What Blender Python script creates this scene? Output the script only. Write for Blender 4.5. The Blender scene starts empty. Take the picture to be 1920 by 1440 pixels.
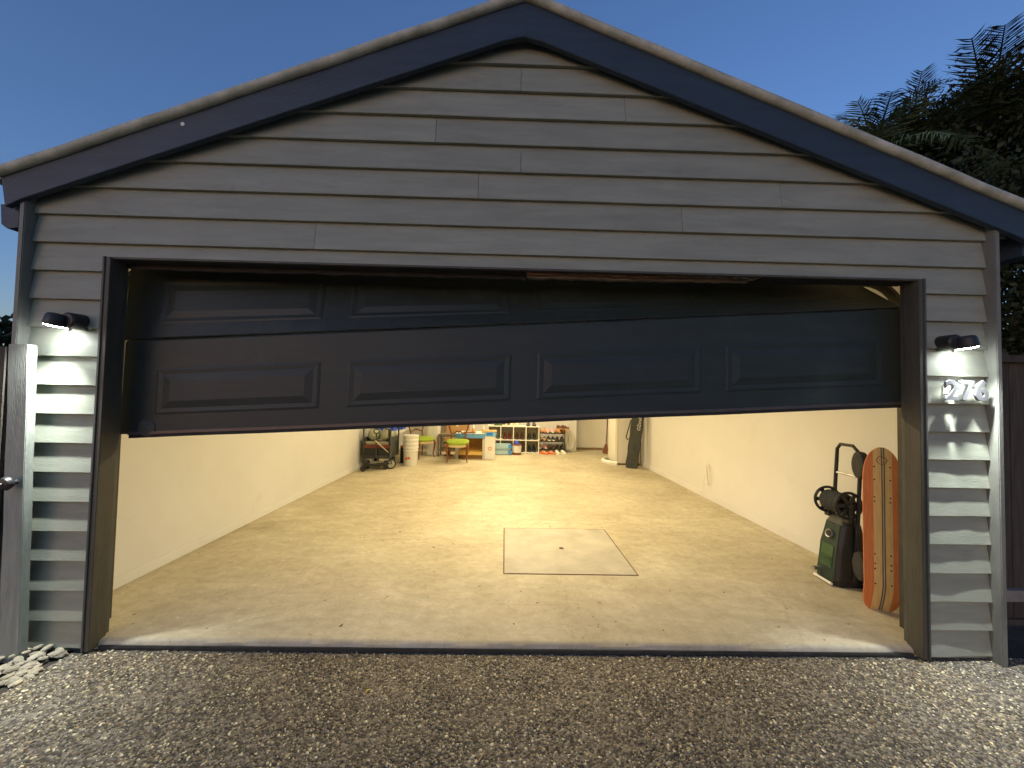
import bpy, math, random
import numpy as np
from mathutils import Vector, Matrix
random.seed(7); RNG = np.random.default_rng(7)
R = math.radians
scene = bpy.context.scene
COL = scene.collection

# ------------------------------------------------------------------ camera
cam_d = bpy.data.cameras.new("camera"); cam = bpy.data.objects.new("camera", cam_d); COL.objects.link(cam)
cam_d.sensor_width = 36.0; cam_d.lens = 721.0 / 1920.0 * 36.0; cam_d.clip_start = 0.05; cam_d.clip_end = 3000
ax_r = Vector((0.99959901, -0.01847471, 0.02145957)); ax_u = Vector((-0.02205392, -0.03259206, 0.99922539)); ax_f = Vector((0.01776099, 0.99929798, 0.03298643))
m = Matrix((ax_r, ax_u, -ax_f)).transposed().to_4x4(); m.translation = Vector((-0.0848, -2.2374, 1.4222))
cam.matrix_world = m
scene.camera = cam
# ------------------------------------------------------------------ sky, sun, exposure
SUN_EL, SUN_AZ = R(3.0), R(212)
w = bpy.data.worlds.new("World"); scene.world = w; w.use_nodes = True
nt = w.node_tree; nt.nodes.clear()
sky = nt.nodes.new("ShaderNodeTexSky"); sky.sky_type = 'NISHITA'; sky.sun_disc = False
sky.sun_elevation = SUN_EL; sky.sun_rotation = SUN_AZ; sky.altitude = 20; sky.air_density = 1.0; sky.dust_density = 0.6; sky.ozone_density = 3.0
bg = nt.nodes.new("ShaderNodeBackground"); bg.inputs[1].default_value = 0.125
ow = nt.nodes.new("ShaderNodeOutputWorld")
tn = nt.nodes.new('ShaderNodeMix'); tn.data_type = 'RGBA'; tn.blend_type = 'MULTIPLY'; tn.inputs[0].default_value = 1; tn.inputs[7].default_value = (1.12, .97, 1.13, 1)   # even dusk tint
nt.links.new(sky.outputs[0], tn.inputs[6]); nt.links.new(tn.outputs[2], bg.inputs[0]); nt.links.new(bg.outputs[0], ow.inputs[0])
sd = bpy.data.lights.new("sun", 'SUN'); sd.energy = 0.06; sd.angle = R(24); sd.color = (1.0, 0.93, 0.86)
so = bpy.data.objects.new("sun", sd); COL.objects.link(so)
so.rotation_euler = Vector((.52, .80, -.30)).to_track_quat('-Z', 'Y').to_euler()      # low afterglow from behind the camera's left
vs = scene.view_settings; vs.view_transform = 'Standard'; vs.look = 'None'; vs.exposure = 1.55; vs.gamma = 1; vs.use_curve_mapping = False
scene.cycles.use_denoising = True
scene.cycles.max_bounces = 8; scene.cycles.diffuse_bounces = 5

# ------------------------------------------------------------------ helpers
class MB:
    def __init__(s): s.v = []; s.f = []
    def add(s, vs, fs):
        n = len(s.v); s.v += [tuple(p) for p in vs]; s.f += [tuple(i + n for i in q) for q in fs]; return s
    def box(s, x0, x1, y0, y1, z0, z1, M=None):
        vs = [(x, y, z) for z in (z0, z1) for y in (y0, y1) for x in (x0, x1)]
        if M is not None: vs = [tuple(M @ Vector(p)) for p in vs]
        return s.add(vs, [(0, 2, 3, 1), (4, 5, 7, 6), (0, 1, 5, 4), (2, 6, 7, 3), (0, 4, 6, 2), (1, 3, 7, 5)])
    def cbox(s, c, d, M=None):
        return s.box(c[0] - d[0] / 2, c[0] + d[0] / 2, c[1] - d[1] / 2, c[1] + d[1] / 2, c[2] - d[2] / 2, c[2] + d[2] / 2, M)
    def rings(s, rs, closed=True, cap=True):
        n = len(rs[0]); vs = [p for r in rs for p in r]; fs = []
        for i in range(len(rs) - 1):
            for j in range(n if closed else n - 1):
                a = i * n + j; b = i * n + (j + 1) % n
                fs.append((a, b, b + n, a + n))
        if cap: fs.append(tuple(range(n - 1, -1, -1))); fs.append(tuple((len(rs) - 1) * n + j for j in range(n)))
        return s.add(vs, fs)
    def tube(s, pts, rad, n=8, cap=True, closed=False):
        pts = [Vector(p) for p in pts]; k = len(pts)
        if not hasattr(rad, '__len__'): rad = [rad] * k
        rs = []; nrm = None
        for i, p in enumerate(pts):
            a = pts[(i - 1) % k] if (closed or i > 0) else p; b = pts[(i + 1) % k] if (closed or i < k - 1) else p
            t = (b - a).normalized()
            if nrm is None:
                nrm = t.cross(Vector((0, 0, 1)))
                if nrm.length < 1e-3: nrm = t.cross(Vector((1, 0, 0)))
                nrm.normalize()
            nrm = (nrm - t * nrm.dot(t)).normalized(); bn = t.cross(nrm)
            rs.append([tuple(p + (nrm * math.cos(q) + bn * math.sin(q)) * rad[i]) for q in [2 * math.pi * j / n for j in range(n)]])
        if closed: rs.append(rs[0]); cap = False
        return s.rings(rs, True, cap)
    def lathe(s, prof, n=24, c=(0, 0, 0), axis='z', cap=True):
        rs = []
        for r, h in prof:
            ring = []
            for j in range(n):
                q = 2 * math.pi * j / n; a, b = r * math.cos(q), r * math.sin(q)
                p = {'z': (a, b, h), 'y': (a, h, -b), 'x': (h, a, b)}[axis]
                ring.append((p[0] + c[0], p[1] + c[1], p[2] + c[2]))
            rs.append(ring)
        return s.rings(rs, True, cap)
    def prism(s, poly, a, b, axis='y'):
        f = {'y': lambda p, t: (p[0], t, p[1]), 'x': lambda p, t: (t, p[0], p[1]), 'z': lambda p, t: (p[0], p[1], t)}[axis]
        n = len(poly)
        vs = [f(p, a) for p in poly] + [f(p, b) for p in poly]
        return s.add(vs, [tuple(range(n)), tuple(range(2 * n - 1, n - 1, -1))] + [(i, i + n, (i + 1) % n + n, (i + 1) % n) for i in range(n)])
    def build(s, name, mat, parent=None, smooth=False, bevel=0, M=None):
        me = bpy.data.meshes.new(name)
        vs = s.v if M is None else [tuple(M @ Vector(p)) for p in s.v]
        me.from_pydata(vs, [], s.f)
        import bmesh
        bm = bmesh.new(); bm.from_mesh(me); bmesh.ops.recalc_face_normals(bm, faces=bm.faces)
        if bevel: 
            bmesh.ops.bevel(bm, geom=[e for e in bm.edges if e.calc_face_angle(0) > 0.6], offset=bevel, segments=2, affect='EDGES', clamp_overlap=True)
        bm.to_mesh(me); bm.free()
        if smooth:
            for p in me.polygons: p.use_smooth = True
            me.set_sharp_from_angle(angle=R(40))
        me.materials.append(mat)
        return link(name, me, parent)
def link(name, me, parent=None, loc=(0, 0, 0), rot=(0, 0, 0), sc=None):
    o = bpy.data.objects.new(name, me); COL.objects.link(o); o.parent = parent; o.location = loc; o.rotation_euler = rot
    if sc is not None: o.scale = sc
    return o
def tag(o, label, cat, group=None):
    o["label"] = label; o["category"] = cat
    if group: o["group"] = group
    return o
def struct(o): o["kind"] = "structure"; return o
def thing(name, label, cat, loc=(0, 0, 0), rz=0, group=None, rot=None):
    o = bpy.data.objects.new(name, None); COL.objects.link(o); o.location = loc; o.rotation_euler = rot or (0, 0, rz)
    o.empty_display_size = 0.1
    return tag(o, label, cat, group)
def copy_tree(o, parent=None, **kw):
    c = o.copy(); COL.objects.link(c); c.parent = parent
    for ch in list(o.children): copy_tree(ch, c)
    return c

def mat(name, col, rough=0.6, var=0.12, nscale=6.0, bump=0.0, bscale=60.0, stretch=(1, 1, 1), metal=0.0, col2=None, spec=0.4, rvar=0.0, detail=5, tint=0.0):
    """painted or raw surface: base colour with mottled variation, fine relief and per-object shift"""
    m = bpy.data.materials.new(name); m.use_nodes = True; n = m.node_tree.nodes; L = m.node_tree.links
    b = n["Principled BSDF"]; b.inputs["Roughness"].default_value = rough; b.inputs["Metallic"].default_value = metal
    b.inputs["Specular IOR Level"].default_value = spec
    tc = n.new("ShaderNodeTexCoord"); mp = n.new("ShaderNodeMapping"); mp.inputs["Scale"].default_value = stretch
    oi = n.new("ShaderNodeObjectInfo"); va = n.new("ShaderNodeVectorMath"); va.operation = 'MULTIPLY_ADD'
    cmb = n.new("ShaderNodeCombineXYZ"); 
    for i in range(3): L.new(oi.outputs["Random"], cmb.inputs[i])
    va.inputs[1].default_value = (17, 31, 23); L.new(cmb.outputs[0], va.inputs[0]); L.new(tc.outputs["Object"], va.inputs[2])
    L.new(va.outputs[0], mp.inputs[0])
    nz = n.new("ShaderNodeTexNoise"); nz.inputs["Scale"].default_value = nscale; nz.inputs["Detail"].default_value = detail; nz.inputs["Roughness"].default_value = 0.62
    L.new(mp.outputs[0], nz.inputs["Vector"])
    cr = n.new("ShaderNodeValToRGB"); c2 = col2 or tuple(c * (1 + var) for c in col)
    cr.color_ramp.elements[0].position = 0.32; cr.color_ramp.elements[1].position = 0.68
    cr.color_ramp.elements[0].color = (*[c * (1 - var) for c in col], 1); cr.color_ramp.elements[1].color = (*c2, 1)
    L.new(nz.outputs["Fac"], cr.inputs[0])
    if tint:
        hs = n.new("ShaderNodeHueSaturation"); mr = n.new("ShaderNodeMapRange"); mr.inputs[3].default_value = 1 - tint; mr.inputs[4].default_value = 1 + tint
        L.new(oi.outputs["Random"], mr.inputs[0]); L.new(mr.outputs[0], hs.inputs["Value"]); L.new(cr.outputs[0], hs.inputs["Color"]); L.new(hs.outputs[0], b.inputs["Base Color"])
    else: L.new(cr.outputs[0], b.inputs["Base Color"])
    if rvar:
        mr = n.new("ShaderNodeMapRange"); mr.inputs[3].default_value = rough - rvar; mr.inputs[4].default_value = min(1, rough + rvar)
        L.new(nz.outputs["Fac"], mr.inputs[0]); L.new(mr.outputs[0], b.inputs["Roughness"])
    if bump:
        n2 = n.new("ShaderNodeTexNoise"); n2.inputs["Scale"].default_value = bscale; n2.inputs["Detail"].default_value = 4
        L.new(mp.outputs[0], n2.inputs["Vector"]); bp = n.new("ShaderNodeBump"); bp.inputs["Strength"].default_value = bump; bp.inputs["Distance"].default_value = 0.01
        L.new(n2.outputs["Fac"], bp.inputs["Height"]); L.new(bp.outputs[0], b.inputs["Normal"])
    return m
def emit(name, col, s):
    m = bpy.data.materials.new(name); m.use_nodes = True; b = m.node_tree.nodes["Principled BSDF"]
    b.inputs["Base Color"].default_value = (0.8, 0.8, 0.8, 1); b.inputs["Emission Color"].default_value = (*col, 1); b.inputs["Emission Strength"].default_value = s
    return m

M = {}
M['board'] = mat('grey_board_paint', (0.262, 0.278, 0.222), 0.55, 0.13, 2.2, 0.16, 40, (1, 6, 7), tint=0.05)
M['boardtrim'] = mat('grey_trim_paint', (0.245, 0.26, 0.215), 0.55, 0.10, 6, 0.2, 50, (3, 3, .6))
M['stop'] = mat('corner_stop_paint', (0.17, 0.175, 0.15), 0.55, 0.12, 6, 0.2, 50, (3, 3, .6))
M['fascia'] = mat('navy_fascia_paint', (0.025, 0.043, 0.066), 0.5, 0.18, 3, 0.25, 26, (1, 8, 9))
M['cap'] = mat('weathered_capping', (0.36, 0.375, 0.29), 0.6, 0.2, 9, 0.25, 80, col2=(0.54, 0.55, 0.46), detail=8)
M['roof'] = mat('roof_steel', (0.30, 0.30, 0.29), 0.45, 0.1, 4, metal=0.2)
M['jamb'] = mat('dark_jamb_paint', (0.066, 0.062, 0.048), 0.6, 0.22, 5, 0.2, 40, (3, 3, .5))
M['edge'] = mat('dark_green_grey_trim', (0.075, 0.08, 0.07), 0.6, 0.2, 6, 0.2, 50, (3, 3, .6))
M['door'] = mat('charcoal_door_paint', (0.020, 0.030, 0.028), 0.52, 0.18, 3, 0.12, 45, (1, 5, 6), rvar=0.08)
M['seal'] = mat('black_rubber', (0.022, 0.022, 0.024), 0.75, 0.25, 12, 0.3, 60)
M['rawwood'] = mat('bare_red_timber', (0.15, 0.075, 0.045), 0.8, 0.45, 9, 0.5, 30, (1, 9, 9), col2=(0.27, 0.16, 0.10))
M['wall'] = mat('cream_plaster', (0.70, 0.69, 0.66), 0.7, 0.04, 1.1, 0.05, 30)
def smudge(m, sc=2.0, st=(1, 1, 1), lo=.62, hi=.80, dark=(.80, .77, .72)):
    n = m.node_tree.nodes; L = m.node_tree.links; b = n["Principled BSDF"]; src = b.inputs["Base Color"].links[0].from_socket
    tc = n.new("ShaderNodeTexCoord"); mp = n.new("ShaderNodeMapping"); mp.inputs["Scale"].default_value = st; nz = n.new("ShaderNodeTexNoise"); nz.inputs["Scale"].default_value = sc; nz.inputs["Detail"].default_value = 9; nz.inputs["Roughness"].default_value = .72; nz.inputs["Distortion"].default_value = .6
    L.new(tc.outputs["Object"], mp.inputs[0]); L.new(mp.outputs[0], nz.inputs["Vector"]); r = n.new("ShaderNodeValToRGB"); e = r.color_ramp.elements; e[0].position = lo; e[1].position = hi; e[0].color = (1, 1, 1, 1); e[1].color = (*dark, 1); L.new(nz.outputs["Fac"], r.inputs[0])
    x = n.new("ShaderNodeMix"); x.data_type = 'RGBA'; x.blend_type = 'MULTIPLY'; x.inputs[0].default_value = 1; L.new(src, x.inputs[6]); L.new(r.outputs[0], x.inputs[7]); L.new(x.outputs[2], b.inputs["Base Color"])
smudge(M['wall'], 1.6); smudge(M['board'], 3.0, (.8, 1, 2.2), .56, .78, (.74, .73, .70)); smudge(M['door'], 2.5, (1, 1, .6), .54, .8, (1.55, 1.5, 1.4)); smudge(M['fascia'], 2.0, (.6, 1, 3), .55, .8, (1.35, 1.3, 1.25))
M['skirt'] = mat('white_gloss_trim', (0.80, 0.79, 0.75), 0.4, 0.03, 3)
M['ceil'] = mat('ceiling_white', (0.78, 0.77, 0.74), 0.8, 0.02, 2)
M['galv'] = mat('galvanised_steel', (0.42, 0.41, 0.38), 0.38, 0.15, 20, metal=0.8)
M['rust'] = mat('rusty_edge', (0.12, 0.055, 0.028), 0.8, 0.4, 30, 0.3, 80)
M['black'] = mat('black_plastic', (0.022, 0.022, 0.022), 0.45, 0.2, 10, 0.1, 60)
M['dgrey'] = mat('dark_grey_fabric', (0.055, 0.06, 0.055), 0.85, 0.2, 12, 0.3, 120)
M['white'] = mat('white_plastic', (0.78, 0.76, 0.71), 0.4, 0.04, 6)
M['cream'] = mat('cream_enamel', (0.80, 0.78, 0.70), 0.32, 0.03, 2)
M['silver'] = mat('brushed_silver', (0.33, 0.33, 0.35), 0.42, 0.05, 20, metal=0.85)
M['chairwood'] = mat('red_brown_mahogany', (0.20, 0.065, 0.03), 0.38, 0.3, 14, 0.1, 40, (4, 4, .8))
M['green'] = mat('moss_green_velvet', (0.27, 0.36, 0.035), 0.85, 0.14, 8, 0.25, 140)
M['card'] = mat('brown_cardboard', (0.50, 0.30, 0.13), 0.8, 0.1, 6, 0.1, 40)
M['blue'] = mat('blue_plastic', (0.04, 0.10, 0.62), 0.4, 0.1, 6)
M['gravel'] = mat('pale_gravel_stone', (0.34, 0.29, 0.20), 0.8, 0.3, 25, 0.4, 60, col2=(0.48, 0.42, 0.30), tint=0.3)
M['soil'] = mat('dark_soil', (0.06, 0.05, 0.038), 0.95, 0.35, 7, 0.6, 40)
M['paling'] = mat('weathered_paling', (0.055, 0.046, 0.035), 0.85, 0.3, 6, 0.3, 40, (6, 6, .5), tint=0.15)
M['trunk'] = mat('palm_trunk', (0.13, 0.10, 0.075), 0.9, 0.35, 7, 0.6, 18, (1, 1, 3))
def leafmat(name, c, var=0.35):
    m = mat(name, c, 0.6, var, 3.0, tint=0.25); b = m.node_tree.nodes["Principled BSDF"]; b.inputs["Specular IOR Level"].default_value = 0.2
    return m
M['frond'] = leafmat('palm_frond_green', (0.055, 0.075, 0.028)); M['frond2'] = leafmat('pale_frond_green', (0.09, 0.13, 0.06)); M['leaf'] = leafmat('dark_leaf_green', (0.030, 0.042, 0.016))

# concrete floor: large cloudy stains, fine grain, pits, slight sheen
def concrete():
    m = bpy.data.materials.new('stained_concrete'); m.use_nodes = True; n = m.node_tree.nodes; L = m.node_tree.links; b = n["Principled BSDF"]
    tc = n.new("ShaderNodeTexCoord")
    def noise(s, d, r=0.6, dist=0, st=(1, 1, 1)):
        mp = n.new("ShaderNodeMapping"); mp.inputs["Scale"].default_value = st; L.new(tc.outputs["Object"], mp.inputs[0])
        q = n.new("ShaderNodeTexNoise"); q.inputs["Scale"].default_value = s; q.inputs["Detail"].default_value = d; q.inputs["Roughness"].default_value = r; q.inputs["Distortion"].default_value = dist
        L.new(mp.outputs[0], q.inputs["Vector"]); return q
    def ramp(src, p0, p1, c0, c1):
        r = n.new("ShaderNodeValToRGB"); e = r.color_ramp.elements; e[0].position = p0; e[1].position = p1; e[0].color = (*c0, 1); e[1].color = (*c1, 1); L.new(src, r.inputs[0]); return r
    def mul(a, bb, f=1.0):
        x = n.new("ShaderNodeMix"); x.data_type = 'RGBA'; x.blend_type = 'MULTIPLY'; x.inputs[0].default_value = f; L.new(a, x.inputs[6]); L.new(bb, x.inputs[7]); return x.outputs[2]
    a = ramp(noise(0.9, 7, 0.6, 0.6, (1, .75, 1)).outputs["Fac"], .30, .70, (0.47, 0.41, 0.285), (0.65, 0.595, 0.45))
    c = mul(a.outputs[0], ramp(noise(3.5, 8, 0.68, 1.0, (.55, 1.5, 1)).outputs["Fac"], .34, .66, (.86, .845, .81), (1.06, 1.06, 1.06)).outputs[0])
    c = mul(c, ramp(noise(14, 6, .7, 0.3).outputs["Fac"], .30, .62, (.84, .83, .80), (1.04, 1.04, 1.04)).outputs[0])
    c = mul(c, ramp(noise(70, 3, .6).outputs["Fac"], .28, .42, (.62, .6, .56), (1, 1, 1)).outputs[0], .6)
    sp = ramp(noise(23, 2, .5).outputs["Fac"], .245, .275, (.25, .2, .15), (1, 1, 1))
    c = mul(c, sp.outputs[0])
    vr = n.new("ShaderNodeTexVoronoi"); vr.feature = 'DISTANCE_TO_EDGE'; vr.inputs["Scale"].default_value = .42
    wv = n.new("ShaderNodeVectorMath"); wv.operation = 'MULTIPLY_ADD'; wv.inputs[1].default_value = (.35, .35, 0); L.new(noise(2.6, 8, .7).outputs["Color"], wv.inputs[0]); L.new(tc.outputs["Object"], wv.inputs[2]); L.new(wv.outputs[0], vr.inputs["Vector"])
    c = mul(c, ramp(vr.outputs["Distance"], .0, .0035, (.55, .5, .42), (1, 1, 1)).outputs[0], .22)
    c = mul(c, ramp(noise(5.0, 9, .75, 2.0, (.35, 2.2, 1)).outputs["Fac"], .655, .70, (1, 1, 1), (.66, .62, .55)).outputs[0], .8)
    c = mul(c, ramp(noise(31, 3, .6).outputs["Fac"], .70, .735, (1, 1, 1), (1.45, 1.45, 1.45)).outputs[0])
    L.new(c, b.inputs["Base Color"])
    rr = n.new("ShaderNodeMapRange"); rr.inputs[3].default_value = .42; rr.inputs[4].default_value = .72; L.new(noise(2.2, 6).outputs["Fac"], rr.inputs[0]); L.new(rr.outputs[0], b.inputs["Roughness"])
    b.inputs["Specular IOR Level"].default_value = .18
    bp = n.new("ShaderNodeBump"); bp.inputs["Strength"].default_value = .18; bp.inputs["Distance"].default_value = .004; L.new(noise(55, 6, .7).outputs["Fac"], bp.inputs["Height"]); L.new(bp.outputs[0], b.inputs["Normal"])
    return m
M['concrete'] = concrete()

# ------------------------------------------------------------------ ground
GZ = -0.062; FZ = -0.0125
mb = MB(); mb.add([(-900, -900, GZ - .012), (900, -900, GZ - .012), (900, 900, GZ - .012), (-900, 900, GZ - .012)], [(0, 1, 2, 3)])
struct(mb.build('ground', M['soil']))

def aggregate_base():
    m = bpy.data.materials.new('aggregate_matrix'); m.use_nodes = True; n = m.node_tree.nodes; L = m.node_tree.links; b = n["Principled BSDF"]
    tc = n.new("ShaderNodeTexCoord"); v = n.new("ShaderNodeTexVoronoi"); v.inputs["Scale"].default_value = 85; L.new(tc.outputs["Object"], v.inputs["Vector"])
    sp = n.new("ShaderNodeSeparateColor"); L.new(v.outputs["Color"], sp.inputs[0])
    r = n.new("ShaderNodeValToRGB"); e = r.color_ramp.elements; e[0].color = (.05, .042, .033, 1); e[1].color = (.30, .26, .20, 1); e[0].position = .2; L.new(sp.outputs[0], r.inputs[0])
    L.new(r.outputs[0], b.inputs["Base Color"]); b.inputs["Roughness"].default_value = .75
    bp = n.new("ShaderNodeBump"); bp.invert = True; bp.inputs["Strength"].default_value = .8; bp.inputs["Distance"].default_value = .006; L.new(v.outputs["Distance"], bp.inputs["Height"]); L.new(bp.outputs[0], b.inputs["Normal"])
    return m
drv = MB(); drv.box(-2.475, 3.9, -9, 0.036, GZ - .1, GZ)
driveway = struct(drv.build('driveway', aggregate_base()))

def pebbles():
    m = bpy.data.materials.new('aggregate_pebble'); m.use_nodes = True; n = m.node_tree.nodes; L = m.node_tree.links; b = n["Principled BSDF"]
    at = n.new("ShaderNodeAttribute"); at.attribute_name = "pebble_colour"; L.new(at.outputs["Color"], b.inputs["Base Color"]); b.inputs["Roughness"].default_value = .5; b.inputs["Specular IOR Level"].default_value = .45
    g = 0.0108; xs = np.arange(-2.47, 3.55, g); ys = np.arange(-.98, .030, g)
    X, Y = np.meshgrid(xs, ys); X = X.ravel(); Y = Y.ravel(); N0 = len(X)
    X = X + RNG.uniform(-.5, .5, N0) * g; Y = Y + RNG.uniform(-.5, .5, N0) * g
    keep = RNG.random(N0) < .86; X = X[keep]; Y = Y[keep]; k = len(X)
    t = (1 + 5 ** .5) / 2
    V = np.array([(-1, t, 0), (1, t, 0), (-1, -t, 0), (1, -t, 0), (0, -1, t), (0, 1, t), (0, -1, -t), (0, 1, -t), (t, 0, -1), (t, 0, 1), (-t, 0, -1), (-t, 0, 1)]) / math.sqrt(1 + t * t)
    F = np.array([(0, 11, 5), (0, 5, 1), (0, 1, 7), (0, 7, 10), (0, 10, 11), (1, 5, 9), (5, 11, 4), (11, 10, 2), (10, 7, 6), (7, 1, 8), (3, 9, 4), (3, 4, 2), (3, 2, 6), (3, 6, 8), (3, 8, 9), (4, 9, 5), (2, 4, 11), (6, 2, 10), (8, 6, 7), (9, 8, 1)])
    # drop the buried lower faces
    F = F[[i for i in range(20) if V[F[i]][:, 2].max() > .05]]
    sc = np.stack([RNG.uniform(.0042, .0074, k), RNG.uniform(.0032, .0056, k), RNG.uniform(.0026, .0046, k)], 1) * np.clip(RNG.lognormal(-.08, .32, (k, 1)), .55, 1.8)
    a = RNG.uniform(0, 2 * math.pi, k); ca, sa = np.cos(a), np.sin(a)
    P = V[None] * sc[:, None] * RNG.uniform(.82, 1.15, (k, 12, 1))
    Px = P[..., 0] * ca[:, None] - P[..., 1] * sa[:, None]; Py = P[..., 0] * sa[:, None] + P[..., 1] * ca[:, None]
    # slow hollows in the wash-off so the texture clumps
    dep = .0016 * np.sin(X * 9 + 2 * np.sin(Y * 7)) * np.sin(Y * 11 + X * 3)
    W = np.stack([Px + X[:, None], Py + Y[:, None], P[..., 2] + (GZ - .0008 + dep + RNG.uniform(-.0012, .0012, k))[:, None]], 2).reshape(-1, 3)
    Fa = (F[None] + (np.arange(k) * 12)[:, None, None]).reshape(-1, 3)
    me = bpy.data.meshes.new('exposed_aggregate'); me.vertices.add(len(W)); me.vertices.foreach_set('co', W.ravel().astype(np.float32))
    me.loops.add(Fa.size); me.loops.foreach_set('vertex_index', Fa.ravel().astype(np.int32))
    me.polygons.add(len(Fa)); me.polygons.foreach_set('loop_start', np.arange(0, Fa.size, 3, dtype=np.int32)); me.polygons.foreach_set('use_smooth', np.ones(len(Fa), bool))
    me.update(calc_edges=True)
    pal = np.array([(.055, .045, .036), (.10, .082, .062), (.16, .135, .10), (.24, .205, .155), (.36, .32, .25), (.56, .53, .45), (.15, .10, .07)])
    ci = RNG.choice(7, k, p=[.22, .22, .17, .14, .12, .10, .03]); c = 1.36 * pal[ci] * np.array([1.0, .94, .72]) * RNG.uniform(.8, 1.2, (k, 1))
    ca4 = np.concatenate([c, np.ones((k, 1))], 1).repeat(12, 0)
    at = me.attributes.new('pebble_colour', 'FLOAT_COLOR', 'POINT'); at.data.foreach_set('color', ca4.ravel().astype(np.float32))
    me.materials.append(m); o = link('exposed_aggregate', me); o["kind"] = "stuff"
    o["label"] = "dark speckled exposed aggregate pebbles of the driveway"; return o
pebbles()

# garage slab with a rounded, chipped front lip
def slab():
    mb = MB(); xs = np.linspace(-2.95, 3.0, 160); rs = []
    for x in xs:
        ch = .004 * math.sin(x * 3.1) + .0035 * math.sin(x * 11 + 1) + RNG.uniform(-.0015, .0015)
        if abs(x + 1.60) < .07: ch += .016 * (1 - abs(x + 1.60) / .07)
        y0 = .045 + ch * .5 + (.09 if (x > 2.79 or x < -2.82) else 0)
        rs.append([(x, y0 + .004, GZ - .2), (x, y0, GZ + .012), (x, y0 + .004, FZ - .016), (x, y0 + .014 + abs(ch), FZ - .005), (x, y0 + .034 + abs(ch), FZ), (x, 9.0, FZ), (x, 9.0, GZ - .2)])
    return struct(mb.rings(rs).build('garage_floor', M['concrete'], smooth=True))
floor_o = slab()
MB().box(-2.36, 2.36, .030, .0465, GZ + .002, FZ - .028).build('edge_strip', mat('dark_slab_edge', (.035, .034, .03), .8, .4, 14, .4, 60), floor_o, bevel=.004)  # separate near-black strip along the foot of the slab's front lip

# ------------------------------------------------------------------ garage building
E_, Z0 = 0.165, 0.1144
APX = -0.018
garage = thing('garage', 'grey weatherboard garage with navy gable trim and lit interior', 'garage', (0, 0, FZ))
garage.location = (0, 0, 0)
fw = MB()
def gz(x): return 3.66 - .375 * abs(x - APX)
fw.box(-2.845, -2.40, .036, .12, GZ, 2.18).box(2.40, 2.815, .036, .12, GZ, 2.18)
fw.prism([(-2.845, 2.18), (2.815, 2.18), (2.815, gz(2.815)), (APX, gz(APX)), (-2.845, gz(-2.845))], .036, .12)
front_wall = fw.build('front_wall', M['board'], garage)
XL, XR = -2.826, 2.795     # faces of the corner stops
def edge_l(z): return max(XL, APX - (3.66 - z) / .375)
def edge_r(z): return min(XR, APX + (3.66 - z) / .375)
joints = {19: [(-.03, 1)], 18: [(.60, 1)], 17: [(-.53, 1)], 16: [(-.02, 1)], 15: [(-.27, 1), (1.55, 0)], 13: [(-1.22, 1)], 14: [(.95, 0)], 12: []}
def wob(seed, amp):
    ph = [random.Random(seed * 13 + i).uniform(0, 6.28) for i in range(5)]
    return lambda x: amp * (.6 * math.sin(x * 5.1 + ph[0]) + .5 * math.sin(x * 9.7 + ph[1]) + .3 * math.sin(x * 17 + ph[2]) + .12 * math.sin(x * 41 + ph[3]))
def board(k, xa, xb, amp, zlo=None, seg=None, seed=0):
    zb = Z0 + k * E_ if zlo is None else zlo; zt = Z0 + k * E_ + E_ + .014
    if k == -1 and zlo is None: zb = -.035
    f = wob(k * 7 + seed, amp); f2 = wob(k * 5 + 3 + seed, amp * .25)
    n = seg or max(3, int((xb - xa) / .055)); rs = []
    yb0 = 0.0255 * (1 - (zt - zb) / (E_ + .014))
    for i in range(n + 1):
        t = i / n
        b0, b1 = max(xa, edge_l(zb)), min(xb, edge_r(zb)); t0, t1 = max(xa, edge_l(zt)), min(xb, edge_r(zt))
        if t1 < t0: t0 = t1 = (APX)
        x0 = b0 + (b1 - b0) * t; x1 = t0 + (t1 - t0) * t
        yl = yb0 - f(x0); zl = zb + f2(x0)
        rs.append([(x0, yl + .0012, zl), (x0, yl, zl + .0025), (x1, .0255 - f(x1) * .15, zt), (x1, .0345, zt), (x0, yl + .0215, zl)])
    return MB().rings(rs).build('weatherboard', M['board'], front_wall)
for k in range(-1, 12):
    board(k, XL, -2.40, .0007, seed=1); board(k, 2.40, XR, .0042 if k < 9 else .001, seed=2, seg=26)
# notched board over the opening
nb = MB()
o1 = board(12, XL, -2.40, .0006); o2 = board(12, 2.40, XR, .0006, seed=0); o3 = board(12, -2.40, 2.40, .0006, zlo=2.182)
me = bpy.data.meshes.new('weatherboard'); vs, fs = [], []
for o in (o1, o3, o2):
    n0 = len(vs); vs += [tuple(v.co) for v in o.data.vertices]; fs += [tuple(i + n0 for i in p.vertices) for p in o.data.polygons]
    bpy.data.objects.remove(o)
me.from_pydata(vs, [], fs); me.materials.append(M['board']); link('weatherboard', me, front_wall)
for k in range(13, 21):
    cuts = [edge_l(Z0 + k * E_)] + [j[0] for j in joints.get(k, [])] + [edge_r(Z0 + k * E_)]
    for i in range(len(cuts) - 1):
        board(k, cuts[i] + (.0012 if i else 0), cuts[i + 1] - (.0012 if i < len(cuts) - 2 else 0), .0009, seed=i)
board(21, edge_l(Z0 + 21 * E_), edge_r(Z0 + 21 * E_), .0005, seg=4)
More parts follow.
